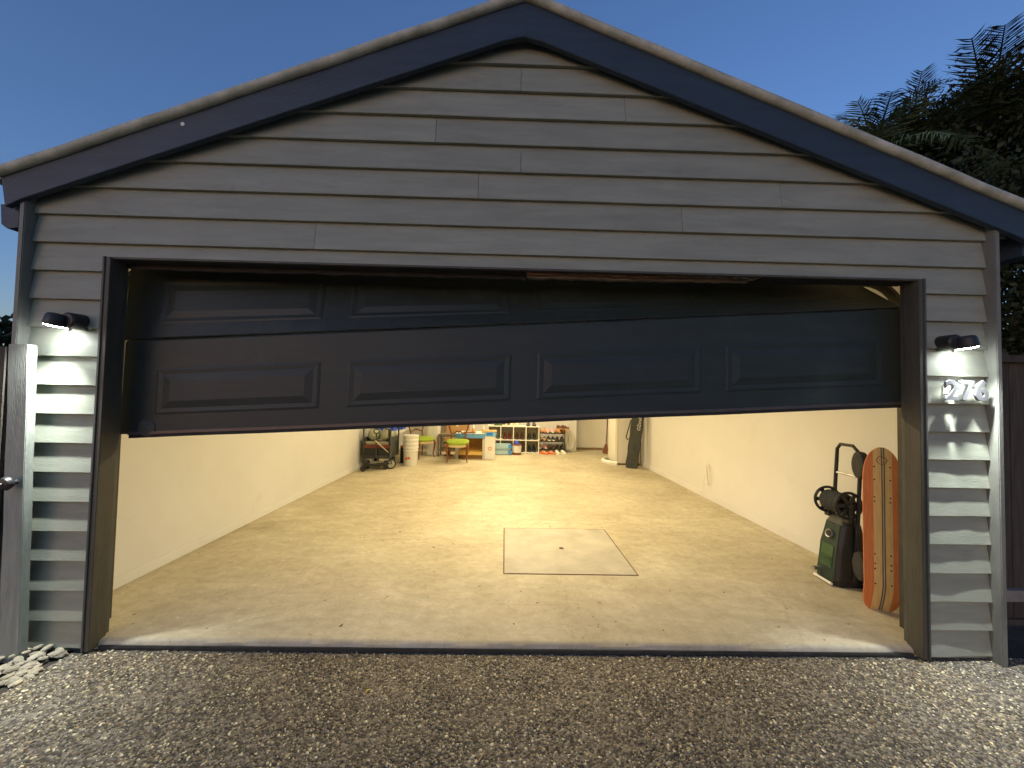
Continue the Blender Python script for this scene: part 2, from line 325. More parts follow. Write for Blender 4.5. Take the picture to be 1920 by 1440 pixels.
# corner stops, jambs, lintel
MB().box(-2.858, -2.8275, -.042, .03, GZ, 2.60).build('corner_stop', M['stop'], garage, bevel=.004)
MB().box(2.7965, 2.827, -.042, .03, GZ, 2.57).build('corner_stop', M['stop'], garage, bevel=.004)
for s in (-1, 1):
    j = MB().box(min(s * 2.398, s * 2.372), max(s * 2.398, s * 2.372), -.006, .088, GZ + .012, 2.178).build('door_jamb', M['jamb'], garage, bevel=.002)
    MB().box(min(s * 2.43, s * 2.385), max(s * 2.43, s * 2.385), .0905, .118, FZ + .002, 2.19).build('stop_bead', M['edge'], j, bevel=.002)
    MB().box(min(s * 2.412, s * 2.3985), max(s * 2.412, s * 2.3985), -.012, .028, GZ + .014, 2.1805).build('edge_trim', M['edge'], j, bevel=.002)
lint = MB().box(-2.398, 2.398, .0305, .122, 2.184, 2.26).build('lintel', M['rawwood'], garage)
def jag(xa, xb, n, z0, a, seed):
    rr = random.Random(seed); return [(xb - (xb - xa) * i / n, z0 + rr.uniform(-a, a)) for i in range(n + 1)]
MB().prism([(-2.372, 2.1825), (.028, 2.1825)] + jag(-2.372, .028, 40, 2.142, .004, 1), .096, .12).build('weather_seal', M['seal'], lint)
MB().box(-2.372, .026, .0305, .095, 2.170, 2.1825).build('seal_carrier', M['seal'], lint)
MB().prism([(.032, 2.1825), (1.40, 2.1825)] + [(x, z + .014 * max(0, x - .6)) for x, z in jag(.034, 1.40, 40, 2.150, .0035, 3)], .085, .119).build('pale_batten', mat('pale_batten', (.17, .15, .12), .75, .35, 11, .3, 40, (1, 6, 6)), lint)
MB().prism([(.036, 2.181), (1.46, 2.181)] + [(x, z + .012 * (x > .9)) for x, z in jag(.036, 1.46, 46, 2.164, .006, 5)], .05, .084).build('splintered_board', M['rawwood'], lint)
MB().box(1.46, 2.372, .0305, .12, 2.168, 2.1825).build('weather_seal', M['seal'], lint)
MB().box(-2.370, 2.370, .004, .030, 2.170, 2.1815).build('drip_edge', M['jamb'], lint)
# barge boards, capping, soffit
def barge(s):
    xe = -2.945 if s < 0 else 3.05; n = 26; rs = []
    for i in range(n + 1):
        t = i / n; x = APX + (xe - APX) * t; d = abs(x - APX)
        zt = 3.738 - .3885 * d; zb = 3.543 - .380 * d - .016 * math.exp(-(d / .04) ** 2)
        if t == 1: xb = x - s * .03
        else: xb = x
        rs.append([(x, -.060, zt), (xb, -.060, zb + .004), (xb, -.057, zb), (xb, -.028, zb), (x, -.028, zt)])
    o = MB().rings(rs).build('barge_board', M['fascia'], garage)
    pts = []; 
    for i in range(17):
        t = i / 16; x = APX + (xe + s * .02 - APX) * t; d = abs(x - APX)
        pts.append((x, -.068 - .0012 * math.sin(i * 2.1), 3.765 - .3905 * d + .0018 * math.sin(i * 1.7)))
    MB().tube(pts, .027, 14).build('barge_capping', M['cap'], garage, smooth=True)
    so_ = [(APX, 3.60), (xe, 3.60 - .38 * abs(xe - APX)), (xe, 3.70 - .385 * abs(xe - APX)), (APX, 3.70)]
    MB().prism(so_, -.0275, .028).build('soffit_lining', M['fascia'], garage)
    xo = xe + s * .06
    MB().prism([(APX, 3.735), (xo, 3.735 - .3885 * abs(xo - APX)), (xo, 3.755 - .3885 * abs(xo - APX)), (APX, 3.755)], -.05, 9.3).build('roof_sheet', M['roof'], garage)
    MB().prism([(xe + s * .0, 2.32), (xe + s * .035, 2.345), (xe + s * .045, 2.46), (xe - s * .06, 2.46), (xe - s * .06, 2.33)], -.02, 9.2).build('gutter', M['fascia'], garage)
for s in (-1, 1): barge(s)
MB().lathe([(.001, -.0625), (.011, -.0622), (.011, -.058)], 12, (-1.955, 0, 2.935), 'y').build('screw_head', M['white'], garage)
# interior lining
IL, IR, YB = -2.8425, 2.917, 8.65
lw = MB().box(IL - .06, IL, .125, YB + .1, FZ - .05, 2.62).build('side_wall', M['wall'], garage)
MB().box(IL, IL + .014, .16, YB, FZ, FZ + .085).build('skirting_board', M['wall'], lw, bevel=.004)
rw = MB().box(IR, IR + .06, .125, YB + .1, FZ - .05, 2.62).build('side_wall', M['wall'], garage)
MB().box(IR - .014, IR, .16, YB, FZ, FZ + .085).build('skirting_board', M['wall'], rw, bevel=.004)
bw = MB().box(IL, 1.86, 8.30, 8.40, FZ - .05, 2.62).box(1.86, IR, YB, YB + .1, FZ - .05, 2.62).build('back_wall', M['wall'], garage)
MB().box(1.64, 1.86, 8.10, 8.2985, FZ, 2.60).build('pilaster', M['wall'], garage)
MB().box(IL, IR, .125, YB + .1, 2.62, 2.68).build('ceiling', M['ceil'], garage)
MB().box(IL, -2.43, .1215, .1245, FZ, 2.62).box(2.43, IR, .1215, .1245, FZ, 2.62).box(-2.43, 2.43, .137, .15, 2.262, 2.62).build('front_lining', M['wall'], garage)
# back door in the recess
dr = MB().box(1.90, 2.80, 8.585, 8.64, .035, 2.05).build('back_door', M['cream'], garage, bevel=.003)
MB().box(1.86, 2.86, 8.50, 8.645, FZ, .03).build('door_sill', mat('brown_sill', (.25, .17, .08), .7, .2, 10), dr)
MB().lathe([(.012, 0), (.012, -.04), (.026, -.045), (.026, -.07), (.01, -.075)], 14, (1.97, 8.585, 1.0), 'y').build('door_knob', M['silver'], dr, smooth=True)

# ------------------------------------------------------------------ sectional garage door, hanging crooked
gdoor = thing('garage_door', 'charcoal panelled sectional garage door jammed crooked and half open', 'garage door')
def bil(c, s, t):
    bl, br, tr, tl = [Vector(p) for p in c]
    return bl * (1 - s) * (1 - t) + br * s * (1 - t) + tr * s * t + tl * (1 - s) * t
def section(c, panels, prows, seal=False):
    bl, br, tr, tl = [Vector(p) for p in c]
    nrm = (br - bl).cross(tl - bl).normalized()
    if nrm.y > 0 : nrm = -nrm
    n = 24; rs = []
    for i in range(n + 1):
        s = i / n; b = bil(c, s, 0); t = bil(c, s, 1); dip = nrm * (.0012 * math.sin(i * .9))
        g = (t - b).normalized() * .010
        rs.append([tuple(b + dip - nrm * .004), tuple(b + g * .5 + dip), tuple(t - g + dip), tuple(t - nrm * .006), tuple(t - nrm * .042), tuple(b - nrm * .042)])
    o = MB().rings(rs).build('door_section', M['door'], gdoor)
    for (s0, s1) in panels:
        for (t0, t1) in prows:
            def q(s, t, h): return tuple(bil(c, s, t) + nrm * h)
            ds, dt = .0055, .042; e = .0006
            N = 10
            def ring(k, hh):
                a0, a1, b0, b1 = s0 + ds * k, s1 - ds * k, t0 + dt * k, t1 - dt * k
                return [q(a0 + (a1 - a0) * i / N, b0, hh) for i in range(N + 1)] + [q(a1 + (a0 - a1) * i / N, b1, hh) for i in range(N + 1)]
            pm = MB().rings([ring(0, e), ring(.6, .0042), ring(1.6, .0015), ring(3.4, .0105)], cap=False)
            n3 = 3 * (2 * N + 2); pm.f += [(n3 + i, n3 + i + 1, n3 + 2 * N - i, n3 + 2 * N + 1 - i) for i in range(N)]
            pm.build('raised_panel', M['door'], o)
    return o
PS = [(.041, .245), (.279, .487), (.52, .733), (.764, .972)]
B1 = ((-2.436, .165, 1.140), (2.462, .165, 1.434), (2.466, .182, 2.046), (-2.432, .172, 1.716))
s1 = section(B1, PS, [(.19, .69)])
tl2, tr2 = (-2.515, .27, 2.29), (2.47, .655, 2.425)
B2 = ((-2.455, .175, 1.724), (2.466, .186, 2.054), tr2, tl2)
section(B2, PS, [(.16, .69)])
B3 = ((-2.515, .276, 2.296), (2.47, .663, 2.427), (2.47, 1.25, 2.455), (-2.515, .85, 2.42))
section(B3, PS, [(.16, .69)]); B4 = ((-2.515, .86, 2.422), (2.47, 1.26, 2.457), (2.47, 1.85, 2.46), (-2.515, 1.45, 2.46)); section(B4, PS, [(.16, .69)])
# bottom rail, seal, corner bracket
def rail(z0, z1, y0, y1, mt, name, xa=-2.38, xb=2.462):
    rs = []
    for i in range(13):
        x = xa + (xb - xa) * i / 12; zz = 1.140 + (x + 2.436) * (.294 / 4.898) + .0015 * math.sin(i * 1.9)
        rs.append([(x, y0, zz + z0), (x, y0, zz + z1), (x, y1, zz + z1), (x, y1, zz + z0)])
    return MB().rings(rs).build(name, mt, gdoor)
rail(-.006, .012, .158, .205, mat('bottom_rail_metal', (.10, .09, .085), .45, .15, 8, metal=.4), 'bottom_rail')
rail(-.026, -.0065, .166, .196, M['seal'], 'bottom_seal')
for x, z in ((-2.43, 1.14), (2.46, 1.43)):
    MB().box(x - .05, x + .05, .207, .225, z, z + .12).build('corner_bracket', M['galv'], gdoor, bevel=.002)
MB().lathe([(.001, -.01), (.05, -.006), (.055, 0)], 20, (-2.27, .165, 1.185), 'y').build('lift_handle', M['dgrey'], gdoor, smooth=True)
def track(s):
    X = s * 2.512; pts = [(.235, FZ), (.235, 1.96)] + [(.235 + .36 * (1 - math.cos(R(a))), 1.96 + .36 * math.sin(R(a))) for a in range(8, 91, 9)] + [(2.7, 2.335)]
    rs = []
    for i, (y, z) in enumerate(pts):
        a = pts[max(0, i - 1)]; b = pts[min(len(pts) - 1, i + 1)]; ty, tz = b[0] - a[0], b[1] - a[1]; l = math.hypot(ty, tz); ny, nz = -tz / l, ty / l
        rs.append([(X - .004, y + ny * .026, z + nz * .026), (X + .028 * s, y + ny * .026, z + nz * .026), (X + .028 * s, y - ny * .026, z - nz * .026), (X - .004, y - ny * .026, z - nz * .026)])
    return MB().rings(rs).build('track', mat('dull_track_steel', (.07, .06, .045), .55, .2, 12, metal=.3), gdoor)
for s in (-1, 1): track(s)
for (x, y, z) in ((-2.45, .235, 1.72), (2.47, .24, 2.06), (-2.45, .235, 1.16), (2.47, .235, 1.45)):
    MB().lathe([(.024, -.012), (.024, .012)], 16, (x, y, z), 'x').build('roller', M['white'], gdoor, smooth=True)

# ------------------------------------------------------------------ wall lamps
lens = emit('led_lens', (0.95, 1.0, 1.0), 42)
def wall_lamp(s, x, z, label):
    t = thing('wall_lamp', label, 'wall lamp', (x, 0, z), group='black spotlights either side of the door')
    MB().lathe([(.001, -.075), (.036, -.074), (.044, -.066), (.046, .0), (.046, .014)], 24, (-s * .02, 0, .03), 'y').build('mount', M['black'], t, smooth=True)
    MB().box(-.012, .012, -.085, -.05, .005, .04).build('knuckle', M['black'], t, bevel=.004)
    Mx = Matrix.Translation((s * .028, -.084, .008)) @ Matrix.Rotation(R(-13 * s), 4, 'Y')
    h = MB().lathe([(.018, .056), (.036, .052), (.043, .042), (.047, .004), (.047, -.010), (.045, -.012)], 28).build('lamp_head', M['black'], t, smooth=True, M=Mx)
    MB().lathe([(.001, -.0185), (.028, -.018), (.041, -.0155), (.0425, -.011)], 28).build('lens', lens, h, smooth=True, M=Mx)
    MB().lathe([(.001, -.014), (.008, -.011), (.011, -.004), (.011, .006)], 14, (-s * .012, -.05, -.016)).build('sensor', M['white'], t, smooth=True)
    ld = bpy.data.lights.new('wall_lamp_beam', 'SPOT'); ld.energy = LAMP_W; ld.color = (.95, 1.0, .98); ld.spot_size = R(116); ld.spot_blend = 1.0; ld.shadow_soft_size = .018
    lo = bpy.data.objects.new('wall_lamp_beam', ld); COL.objects.link(lo); lo.parent = t; lo.location = (s * .033, -.084, -.014); lo.rotation_euler = (R(-25), R(-12 * s), 0)
    return t
LAMP_W = 76
wall_lamp(-1, -2.545, 1.765, 'black spotlight glowing white on boards left of the door')
wall_lamp(1, 2.540, 1.765, 'black spotlight glowing white above the silver house number')

# house number
def numeral(ch, x, z, label):
    cu = bpy.data.curves.new('numeral', 'FONT'); cu.body = ch; cu.size = .158; cu.extrude = .006; cu.bevel_depth = .0012; cu.offset = .0035; cu.align_x = 'CENTER'
    tmp = bpy.data.objects.new('tmp', cu); COL.objects.link(tmp); bpy.context.view_layer.update()
    me = bpy.data.meshes.new_from_object(tmp.evaluated_get(bpy.context.evaluated_depsgraph_get())); bpy.data.objects.remove(tmp)
    me.name = 'house_numeral'; me.materials.append(M['silver'])
    t = thing('house_numeral', label, 'house number', (x, 0, z), group='house number numerals')
    o = link('digit', me, t, (0, -.034, 0), (R(90), 0, 0)); o.scale = (1.04, 1, 1)
    for dz in (.03, .085): MB().lathe([(.004, -.03), (.004, .012)], 8, (0.004, 0, dz), 'y').build('pin', M['silver'], t)
NX = 2.515
numeral('2', NX + .012, 1.462, 'silver numeral 2, first of the house number')
numeral('7', NX + .100, 1.462, 'silver numeral 7, middle of the house number')
numeral('6', NX + .188, 1.462, 'silver numeral 6, last of the house number')

# ------------------------------------------------------------------ side gate, fence, gravel
gp = thing('gate_post', 'pale painted timber gate post with dark round knob', 'post', (-2.76, -.06, GZ))
rs = []
for i in range(15):
    z = i / 14 * 1.715; l = .0025 * math.sin(i * 1.3)
    x0, x1 = -.058 + .052 * (1 - i / 14) + l, .049 + .05 * (1 - i / 14) + l * .5
    rs.append([(x0, -.022, z), (x1, -.022, z), (x1, .022, z), (x0, .022, z)])
MB().rings(rs).build('plank', mat('pale_grey_post_paint', (.27, .29, .25), .6, .16, 6, .25, 40, (5, 5, .6)), gp, bevel=.003)
kn = MB().lathe([(.012, -.0225), (.012, -.045), (.030, -.053), (.037, -.068), (.030, -.085), (.001, -.090)], 22, (.034, 0, .965), 'y').build('knob', M['black'], gp, smooth=True)
MB().lathe([(.007, -.090), (.007, -.095), (.001, -.0955)], 12, (.034, 0, .965), 'y').build('lock_button', M['silver'], kn)
gt = thing('side_gate', 'dark brown timber side gate at the far left edge', 'gate', (-2.82, -.075, GZ))
for i in range(7):
    x1 = -.004 - i * .103; MB().box(x1 - .1, x1, -.012, .012, .05, 1.70 + .004 * math.sin(i * 2)).build('board', M['paling'], gt, bevel=.002)
for z in (.25, 1.45): MB().box(-.72, -.006, .0125, .045, z, z + .09).build('rail', M['paling'], gt)
def fence():
    t = thing('side_fence', 'dark brown timber paling fence right of the garage', 'fence', (3.0, .42, GZ))
    for i in range(34):
        x = .0 + i * .118; z1 = 1.86 + .012 * math.sin(i * 2.7)
        MB().box(x, x + .114, -.01, .01, .03, z1).build('paling', M['paling'], t, bevel=.002)
    MB().box(-.02, 4.02, -.052, -.0115, .16, .235).build('rail', mat('grey_rail', (.22, .2, .18), .8, .2, 8), t); MB().box(-.02, 4.02, -.046, -.0115, 1.80, 1.85).build('rail', M['paling'], t)
    MB().box(-.02, 4.02, -.03, .02, -.05, .028).build('plinth', M['paling'], t)
fence()
gb = MB().box(-4.5, -2.477, -1.6, .03, GZ - .1, GZ - .004).build('gravel_bed', M['soil']); struct(gb)
stones = []
for i in range(6):
    mb = MB(); rr = random.Random(50 + i); n = 7; rs = []
    for a in (-1, -.55, .1, .6, 1):
        r = math.sqrt(max(.04, 1 - a * a)) * (1 if abs(a) < .9 else .6)
        rs.append([(a * .036 * (1 + rr.uniform(-.12, .12)), math.cos(q) * .021 * r * rr.uniform(.75, 1.2), math.sin(q) * .014 * r * rr.uniform(.7, 1.2)) for q in [2 * math.pi * j / n + .3 for j in range(n)]])
    me_o = mb.rings(rs).build('stone', M['gravel'], gb); stones.append(me_o.data); bpy.data.objects.remove(me_o)
cnt = 0
for i in range(290):
    x = -2.47 - abs(random.gauss(0, .34)); y = random.uniform(-.85, .0)
    if x < -3.5: continue
    up = .035 * math.exp(-((x + 2.66) / .16) ** 2 - ((y + .02) / .14) ** 2)
    z = GZ + random.uniform(.0, .016) + up
    s = random.uniform(.55, 1.15)
    link('stone', stones[i % 6], gb, (x, y, z), (random.uniform(-.35, .35), random.uniform(-.3, .3), random.uniform(-.3, 2.0)), (s, s, s))

# small litter on the driveway
yl = MB().add([(0, 0, .004), (.012, .003, .006), (.018, .016, .004), (.006, .012, .007), (.009, .009, .0005)], [(0, 1, 3), (1, 2, 3), (0, 4, 1), (1, 4, 2), (2, 4, 3), (3, 4, 0)]).build('fallen_leaf', mat('yellow_petal', (.75, .55, .01), .6, .1, 30))
yl.location = (-.745, -.27, GZ + .004); tag(yl, 'tiny yellow fallen petal on the dark driveway', 'leaf')
tw = MB().tube([(0, 0, 0), (.014, .02, .003), (.024, .045, .001)], [.003, .004, .002], 6).build('twig', mat('straw_twig', (.5, .36, .16), .8, .2, 20)); tw.location = (-.16, -.63, GZ + .007); tag(tw, 'small straw coloured twig at the bottom of the driveway', 'twig')

# ------------------------------------------------------------------ hatch cover in the floor
hx0, hx1, hy0, hy1 = -.066, 1.037, .922, 2.011
h = thing('access_hatch', 'square concrete access cover with rusty edge set in floor', 'hatch', (.485, 1.466, FZ))
hc = ((hx1 - hx0) / 2, (hy1 - hy0) / 2)
MB().box(-hc[0] + .010, hc[0] - .010, -hc[1] + .010, hc[1] - .010, -.03, .0042).build('cover', mat('hatch_concrete', (.44, .405, .33), .55, .16, 4.5, .2, 60, detail=9), h)
for x0, x1, y0, y1 in ((-hc[0], -hc[0] + .009, -hc[1], hc[1]), (hc[0] - .009, hc[0], -hc[1], hc[1]), (-hc[0] + .0092, hc[0] - .0092, -hc[1], -hc[1] + .009), (-hc[0] + .0092, hc[0] - .0092, hc[1] - .009, hc[1])):
    MB().box(x0, x1, y0, y1, -.02, .0030).build('edge_strip', M['rust'], h)
MB().lathe([(.001, .0046), (.018, .0048), (.021, .0060), (.024, .0043)], 20, (.0, -.005, 0)).build('finger_hole', M['rust'], h)

# ------------------------------------------------------------------ longboard and pressure washer by the right jamb
def longboard():
    t = thing('longboard', 'orange and cream striped longboard standing on its tail by jamb', 'skateboard', (2.538, .395, FZ), rot=(R(-1.5), R(.5), R(-24)))
    m = bpy.data.materials.new('striped_deck'); m.use_nodes = True; n = m.node_tree.nodes; L = m.node_tree.links; b = n["Principled BSDF"]
    tc = n.new("ShaderNodeTexCoord"); sx = n.new("ShaderNodeSeparateXYZ"); L.new(tc.outputs["Object"], sx.inputs[0])
    mr = n.new("ShaderNodeMapRange"); mr.inputs[1].default_value = -.109; mr.inputs[2].default_value = .109; L.new(sx.outputs[0], mr.inputs[0])
    r = n.new("ShaderNodeValToRGB"); r.color_ramp.interpolation = 'CONSTANT'; e = r.color_ramp.elements
    OR, CR, BR, GN = (.62, .195, .06, 1), (.66, .46, .19, 1), (.10, .055, .03, 1), (.36, .36, .26, 1)
    e[0].position = 0; e[0].color = OR; e[1].position = .275; e[1].color = CR
    for p, c in ((.478, BR), (.505, GN), (.54, BR), (.567, CR), (.745, OR)): q = e.new(p); q.color = c
    L.new(mr.outputs[0], r.inputs[0])
    nz = n.new("ShaderNodeTexNoise"); nz.inputs["Scale"].default_value = 9; mp = n.new("ShaderNodeMapping"); mp.inputs["Scale"].default_value = (9, 1, 1); L.new(tc.outputs["Object"], mp.inputs[0]); L.new(mp.outputs[0], nz.inputs["Vector"])
    r2 = n.new("ShaderNodeValToRGB"); r2.color_ramp.elements[0].color = (.82, .8, .76, 1); r2.color_ramp.elements[0].position = .3; r2.color_ramp.elements[1].position = .65; L.new(nz.outputs["Fac"], r2.inputs[0])
    mx = n.new("ShaderNodeMix"); mx.data_type = 'RGBA'; mx.blend_type = 'MULTIPLY'; mx.inputs[0].default_value = 1; L.new(r.outputs[0], mx.inputs[6]); L.new(r2.outputs[0], mx.inputs[7]); L.new(mx.outputs[2], b.inputs["Base Color"])
    b.inputs["Roughness"].default_value = .42
    def w(z):
        H = 1.135; u = z / H
        base = .106 * (1 - .10 * abs(u - .6) ** 1.5)
        top = math.sqrt(max(0, 1 - max(0, (u - .80) / .20) ** 2.3)); bot = math.sqrt(max(0, 1 - max(0, (.13 - u) / .13) ** 2.6))
        return max(.02, base * top * (.45 + .55 * bot))
    def yc(z): return .60 * max(0, .19 - z) ** 1.35 + .05 * max(0, z - .98)
    rs = []
    for i in range(61):
        z = 1.135 * (1 - math.cos(math.pi * i / 60)) / 2; ww = w(z); y = yc(z); row = []
        row = [(-ww, y - .003, z), (-ww * .5, y - .0005, z), (0, y, z), (ww * .5, y - .0005, z), (ww, y - .003, z), (ww, y + .008, z), (0, y + .011, z), (-ww, y + .008, z)]
        rs.append(row)
    deck = MB().rings(rs).build('deck', m, t, smooth=True)
    for z in (.335, .30, .20, .76, .79, .91, 1.0, .40):
        for s in (-1, 1): MB().lathe([(.001, -.003), (.005, -.0025), (.005, .002)], 10, (s * .043, yc(z) - .0008, z), 'y').build('bolt', M['black'], deck)
    MB().tube([(.028 * math.cos(a), yc(1.04) - .0012 + 0, 1.045 + .028 * math.sin(a)) for a in np.linspace(0, 6.283, 25)[:-1]], .0022, 5, closed=True).build('emblem', mat('brown_print', (.2, .11, .05), .6), deck)
    MB().tube([(-.016, yc(1.04) - .0012, 1.04), (-.006, yc(1.05) - .0012, 1.053), (.003, yc(1.04) - .0012, 1.04), (.015, yc(1.04) - .0012, 1.052)], .003, 5).build('emblem', M['card'], deck)
    cu = bpy.data.curves.new('deck_print', 'FONT'); cu.body = 'SURF'; cu.size = .03; cu.extrude = .0004
    for z0 in (.265, .99):
        tr = MB().box(-.075, .075, .012, .022, z0 - .03, z0 + .03).build('truck', M['galv'], t, bevel=.003)
        MB().tube([(-.10, .112, z0), (.10, .112, z0)], .011, 10).build('axle', M['silver'], tr, smooth=True)
        MB().prism([(-.05, .02), (.05, .02), (.02, .12), (-.02, .12)], z0 - .018, z0 + .018, 'z').build('hanger', M['galv'], tr)
        for s in (-1, 1):
            wh = MB().lathe([(.045, -.026), (.078, -.028), (.096, -.020), (.101, 0), (.096, .020), (.078, .028), (.045, .026)], 30, (s * .078, .112, z0), 'x').build('wheel', M['seal'], t, smooth=True)
            MB().lathe([(.001, -.024), (.03, -.022), (.044, -.018), (.044, .018), (.03, .022), (.001, .024)], 20, (s * .078, .112, z0), 'x').build('hub', M['galv'], wh, smooth=True)
longboard()

def washer():
    t = thing('pressure_washer', 'dark green pressure washer with hose reel against right wall', 'pressure washer', (2.665, .865, FZ), R(-3))
    dg = mat('dark_green_plastic', (.022, .042, .031), .42, .2, 8); gr = mat('mid_green_plastic', (.050, .105, .045), .45, .2, 8)
    # local: front face towards -x, side towards -y
    def loft(secs):  # (z, x0, x1, y0, y1)
        rs = []
        for z, x0, x1, y0, y1 in secs:
            c = .022; rs.append([(x0 + c, y0, z), (x1 - c, y0, z), (x1, y0 + c, z), (x1, y1 - c, z), (x1 - c, y1, z), (x0 + c, y1, z), (x0, y1 - c, z), (x0, y0 + c, z)])
        return rs
    MB().rings(loft([(.0, -.12, .12, -.11, .11), (.05, -.13, .13, -.115, .115), (.30, -.10, .12, -.11, .11), (.47, -.06, .09, -.10, .10), (.525, -.035, .07, -.075, .075)])).build('housing', M['black'], t, smooth=False, bevel=.004)
    fp = MB(); 
    fp.add([(-.134, -.085, .03), (-.134, .085, .03), (-.104, .085, .30), (-.104, -.085, .30), (-.066, .07, .465), (-.066, -.07, .465)], [(0, 1, 2, 3), (3, 2, 4, 5)])
    fp.v += [(x + .012, y, z) for x, y, z in fp.v]; fp.f += [(6, 9, 8, 7), (9, 11, 10, 8), (0, 3, 9, 6), (3, 5, 11, 9), (5, 4, 10, 11), (4, 2, 8, 10), (2, 1, 7, 8), (1, 0, 6, 7)]
    f1 = fp.build('front_cover', dg, t)
    MB().add([(-.128, -.055, .13), (-.128, .06, .13), (-.1075, .06, .30), (-.1075, -.055, .30), (-.118, -.055, .13), (-.118, .06, .13), (-.100, .06, .30), (-.100, -.055, .30)], [(0, 1, 2, 3), (0, 3, 7, 4), (1, 5, 6, 2), (3, 2, 6, 7), (0, 4, 5, 1)]).build('vent_panel', gr, f1)
    for i in range(4): MB().box(-.1325, -.118, -.05, .055, .145 + i * .02, .150 + i * .02).build('louvre', gr, f1)
    Mk = Matrix.Translation((-.092, 0, .385)) @ Matrix.Rotation(R(12), 4, 'Y')
    kn = MB().lathe([(.024, -.010), (.033, -.014), (.035, -.008), (.035, .004)], 26, axis='x').build('dial_ring', M['silver'], t, smooth=True, M=Mk)
    MB().lathe([(.001, -.018), (.020, -.017), (.0235, -.012), (.0235, .0)], 22, axis='x').build('dial', M['black'], kn, smooth=True, M=Mk)
    MB().lathe([(.018, -.19), (.018, -.175), (.015, -.17), (.015, -.12)], 16, (0, .05, .085), 'x').build('water_inlet', M['galv'], t, smooth=True)
    MB().tube([(-.15, -.09, .02), (-.15, .09, .02)], .011, 10).build('foot_bar', M['white'], t, smooth=True)
    # handle: two uprights and a top loop
    hd = MB().tube([(.0, -.115, .06), (.03, -.118, .5), (.055, -.115, .95), (.05, -.10, 1.06), (.045, -.06, 1.10), (.045, .06, 1.10), (.05, .10, 1.06), (.055, .115, .95), (.03, .118, .5), (.0, .115, .06)], [.014] * 3 + [.013] * 4 + [.014] * 3, 10).build('handle', M['black'], t, smooth=True)
    MB().tube([(.05, -.112, .86), (.05, .112, .86)], .009, 8).build('cross_bar', M['galv'], hd, smooth=True)
    # hose reel on top: axle along local y
    rl = MB().tube([(-.03, -.13, .635), (-.03, .155, .635)], .018, 10).build('hose_reel', M['black'], t, smooth=True)
    for y in (-.105, .105):
        MB().tube([(-.03 + .10 * math.cos(a), y, .635 + .10 * math.sin(a)) for a in np.linspace(0, 6.283, 29)[:-1]], .011, 8, closed=True).build('flange', M['black'], rl, smooth=True)
        for a in (0, 60, 120): MB().cbox((0, 0, 0), (.19, .010, .028), Matrix.Translation((-.03, y, .635)) @ Matrix.Rotation(R(a), 4, 'Y')).build('spoke', M['black'], rl)
    for i in range(8):
        y = -.080 + i * .023
        MB().tube([(-.03 + .073 * math.cos(a), y + .006 * math.sin(a), .635 + .073 * math.sin(a)) for a in np.linspace(0, 6.283, 25)[:-1]], .0112, 7, closed=True).build('hose', M['dgrey'], rl, smooth=True)
    MB().tube([(-.03, .155, .635), (-.03, .165, .57), (-.03, .20, .565)], .008, 8).build('crank', M['galv'], rl, smooth=True)
    for s in (-1, 1): 
        MB().lathe([(.03, -.02), (.072, -.022), (.082, -.012), (.082, .012), (.072, .022), (.03, .02)], 24, (.12, s * .135, .082), 'y').build('wheel', M['black'], t, smooth=True)
    for y in (-.08, .08): MB().box(-.03 - .012, -.03 + .012, y - .01 if y > 0 else y - .045, y + .045 if y > 0 else y + .01, .50, .64).build('reel_bracket', M['black'], t, bevel=.003)
washer()

# loop of cable on the right wall
cb = MB().tube([(IR - .012 - .03 * math.sin(a / 2) , 3.35 + .055 * math.cos(a) , .36 + .145 * math.sin(a)) for a in np.linspace(0, 6.283, 25)[:-1]], .010, 8, closed=True).build('cable_loop', M['cream'], smooth=True)
tag(cb, 'cream loop of cable hanging low on the right inside wall', 'cable')

# ------------------------------------------------------------------ things at the back of the garage
def wagon():
    t = thing('folding_wagon', 'dark grey folding wagon loaded with bags in back left corner', 'wagon', (-2.50, 5.32, FZ))
    MB().box(-.24, .24, -.15, .40, .20, .27).build('base_frame', M['dgrey'], t, bevel=.008)
    MB().box(-.235, .235, -.155, -.1505, .27, .42).build('front_panel', M['black'], t)
    MB().box(-.235, .235, -.162, -.1505, .405, .465).build('red_band', mat('dull_red_fabric', (.20, .05, .03), .8, .2, 10), t)
    for s in (-1, 1):
        MB().box(s * .24 - .006, s * .24 + .006, -.15, .40, .27, .60).build('side_panel', M['dgrey'], t)
        for y in (-.16, .40): MB().tube([(s * .25, y, .2), (s * .255, y, .76)], .016, 8).build('post', M['dgrey'], t, smooth=True)
        for y in (-.13, .36):
            wl = MB().lathe([(.02, -.026), (.07, -.03), (.085, -.018), (.085, .018), (.07, .03), (.02, .026)], 20, (s * .17, y, .085), 'x').build('wheel', M['black'], t, smooth=True)
            MB().lathe([(.001, -.031), (.03, -.0305), (.03, .0305), (.001, .031)], 14, (s * .17, y, .085), 'x').build('hub', M['galv'], wl, smooth=True)
    MB().box(-.12, .12, -.16, -.14, .11, .15).build('axle_plate', M['galv'], t)
    hd = MB().tube([(.0, -.19, .22), (.0, -.20, .68)], .014, 8).build('pull_handle', M['dgrey'], t, smooth=True)
    MB().tube([(.05 * math.cos(a), -.20, .725 + .04 * math.sin(a)) for a in np.linspace(0, 6.283, 21)[:-1]], .011, 6, closed=True).build('grip', M['dgrey'], hd, smooth=True)
wagon()
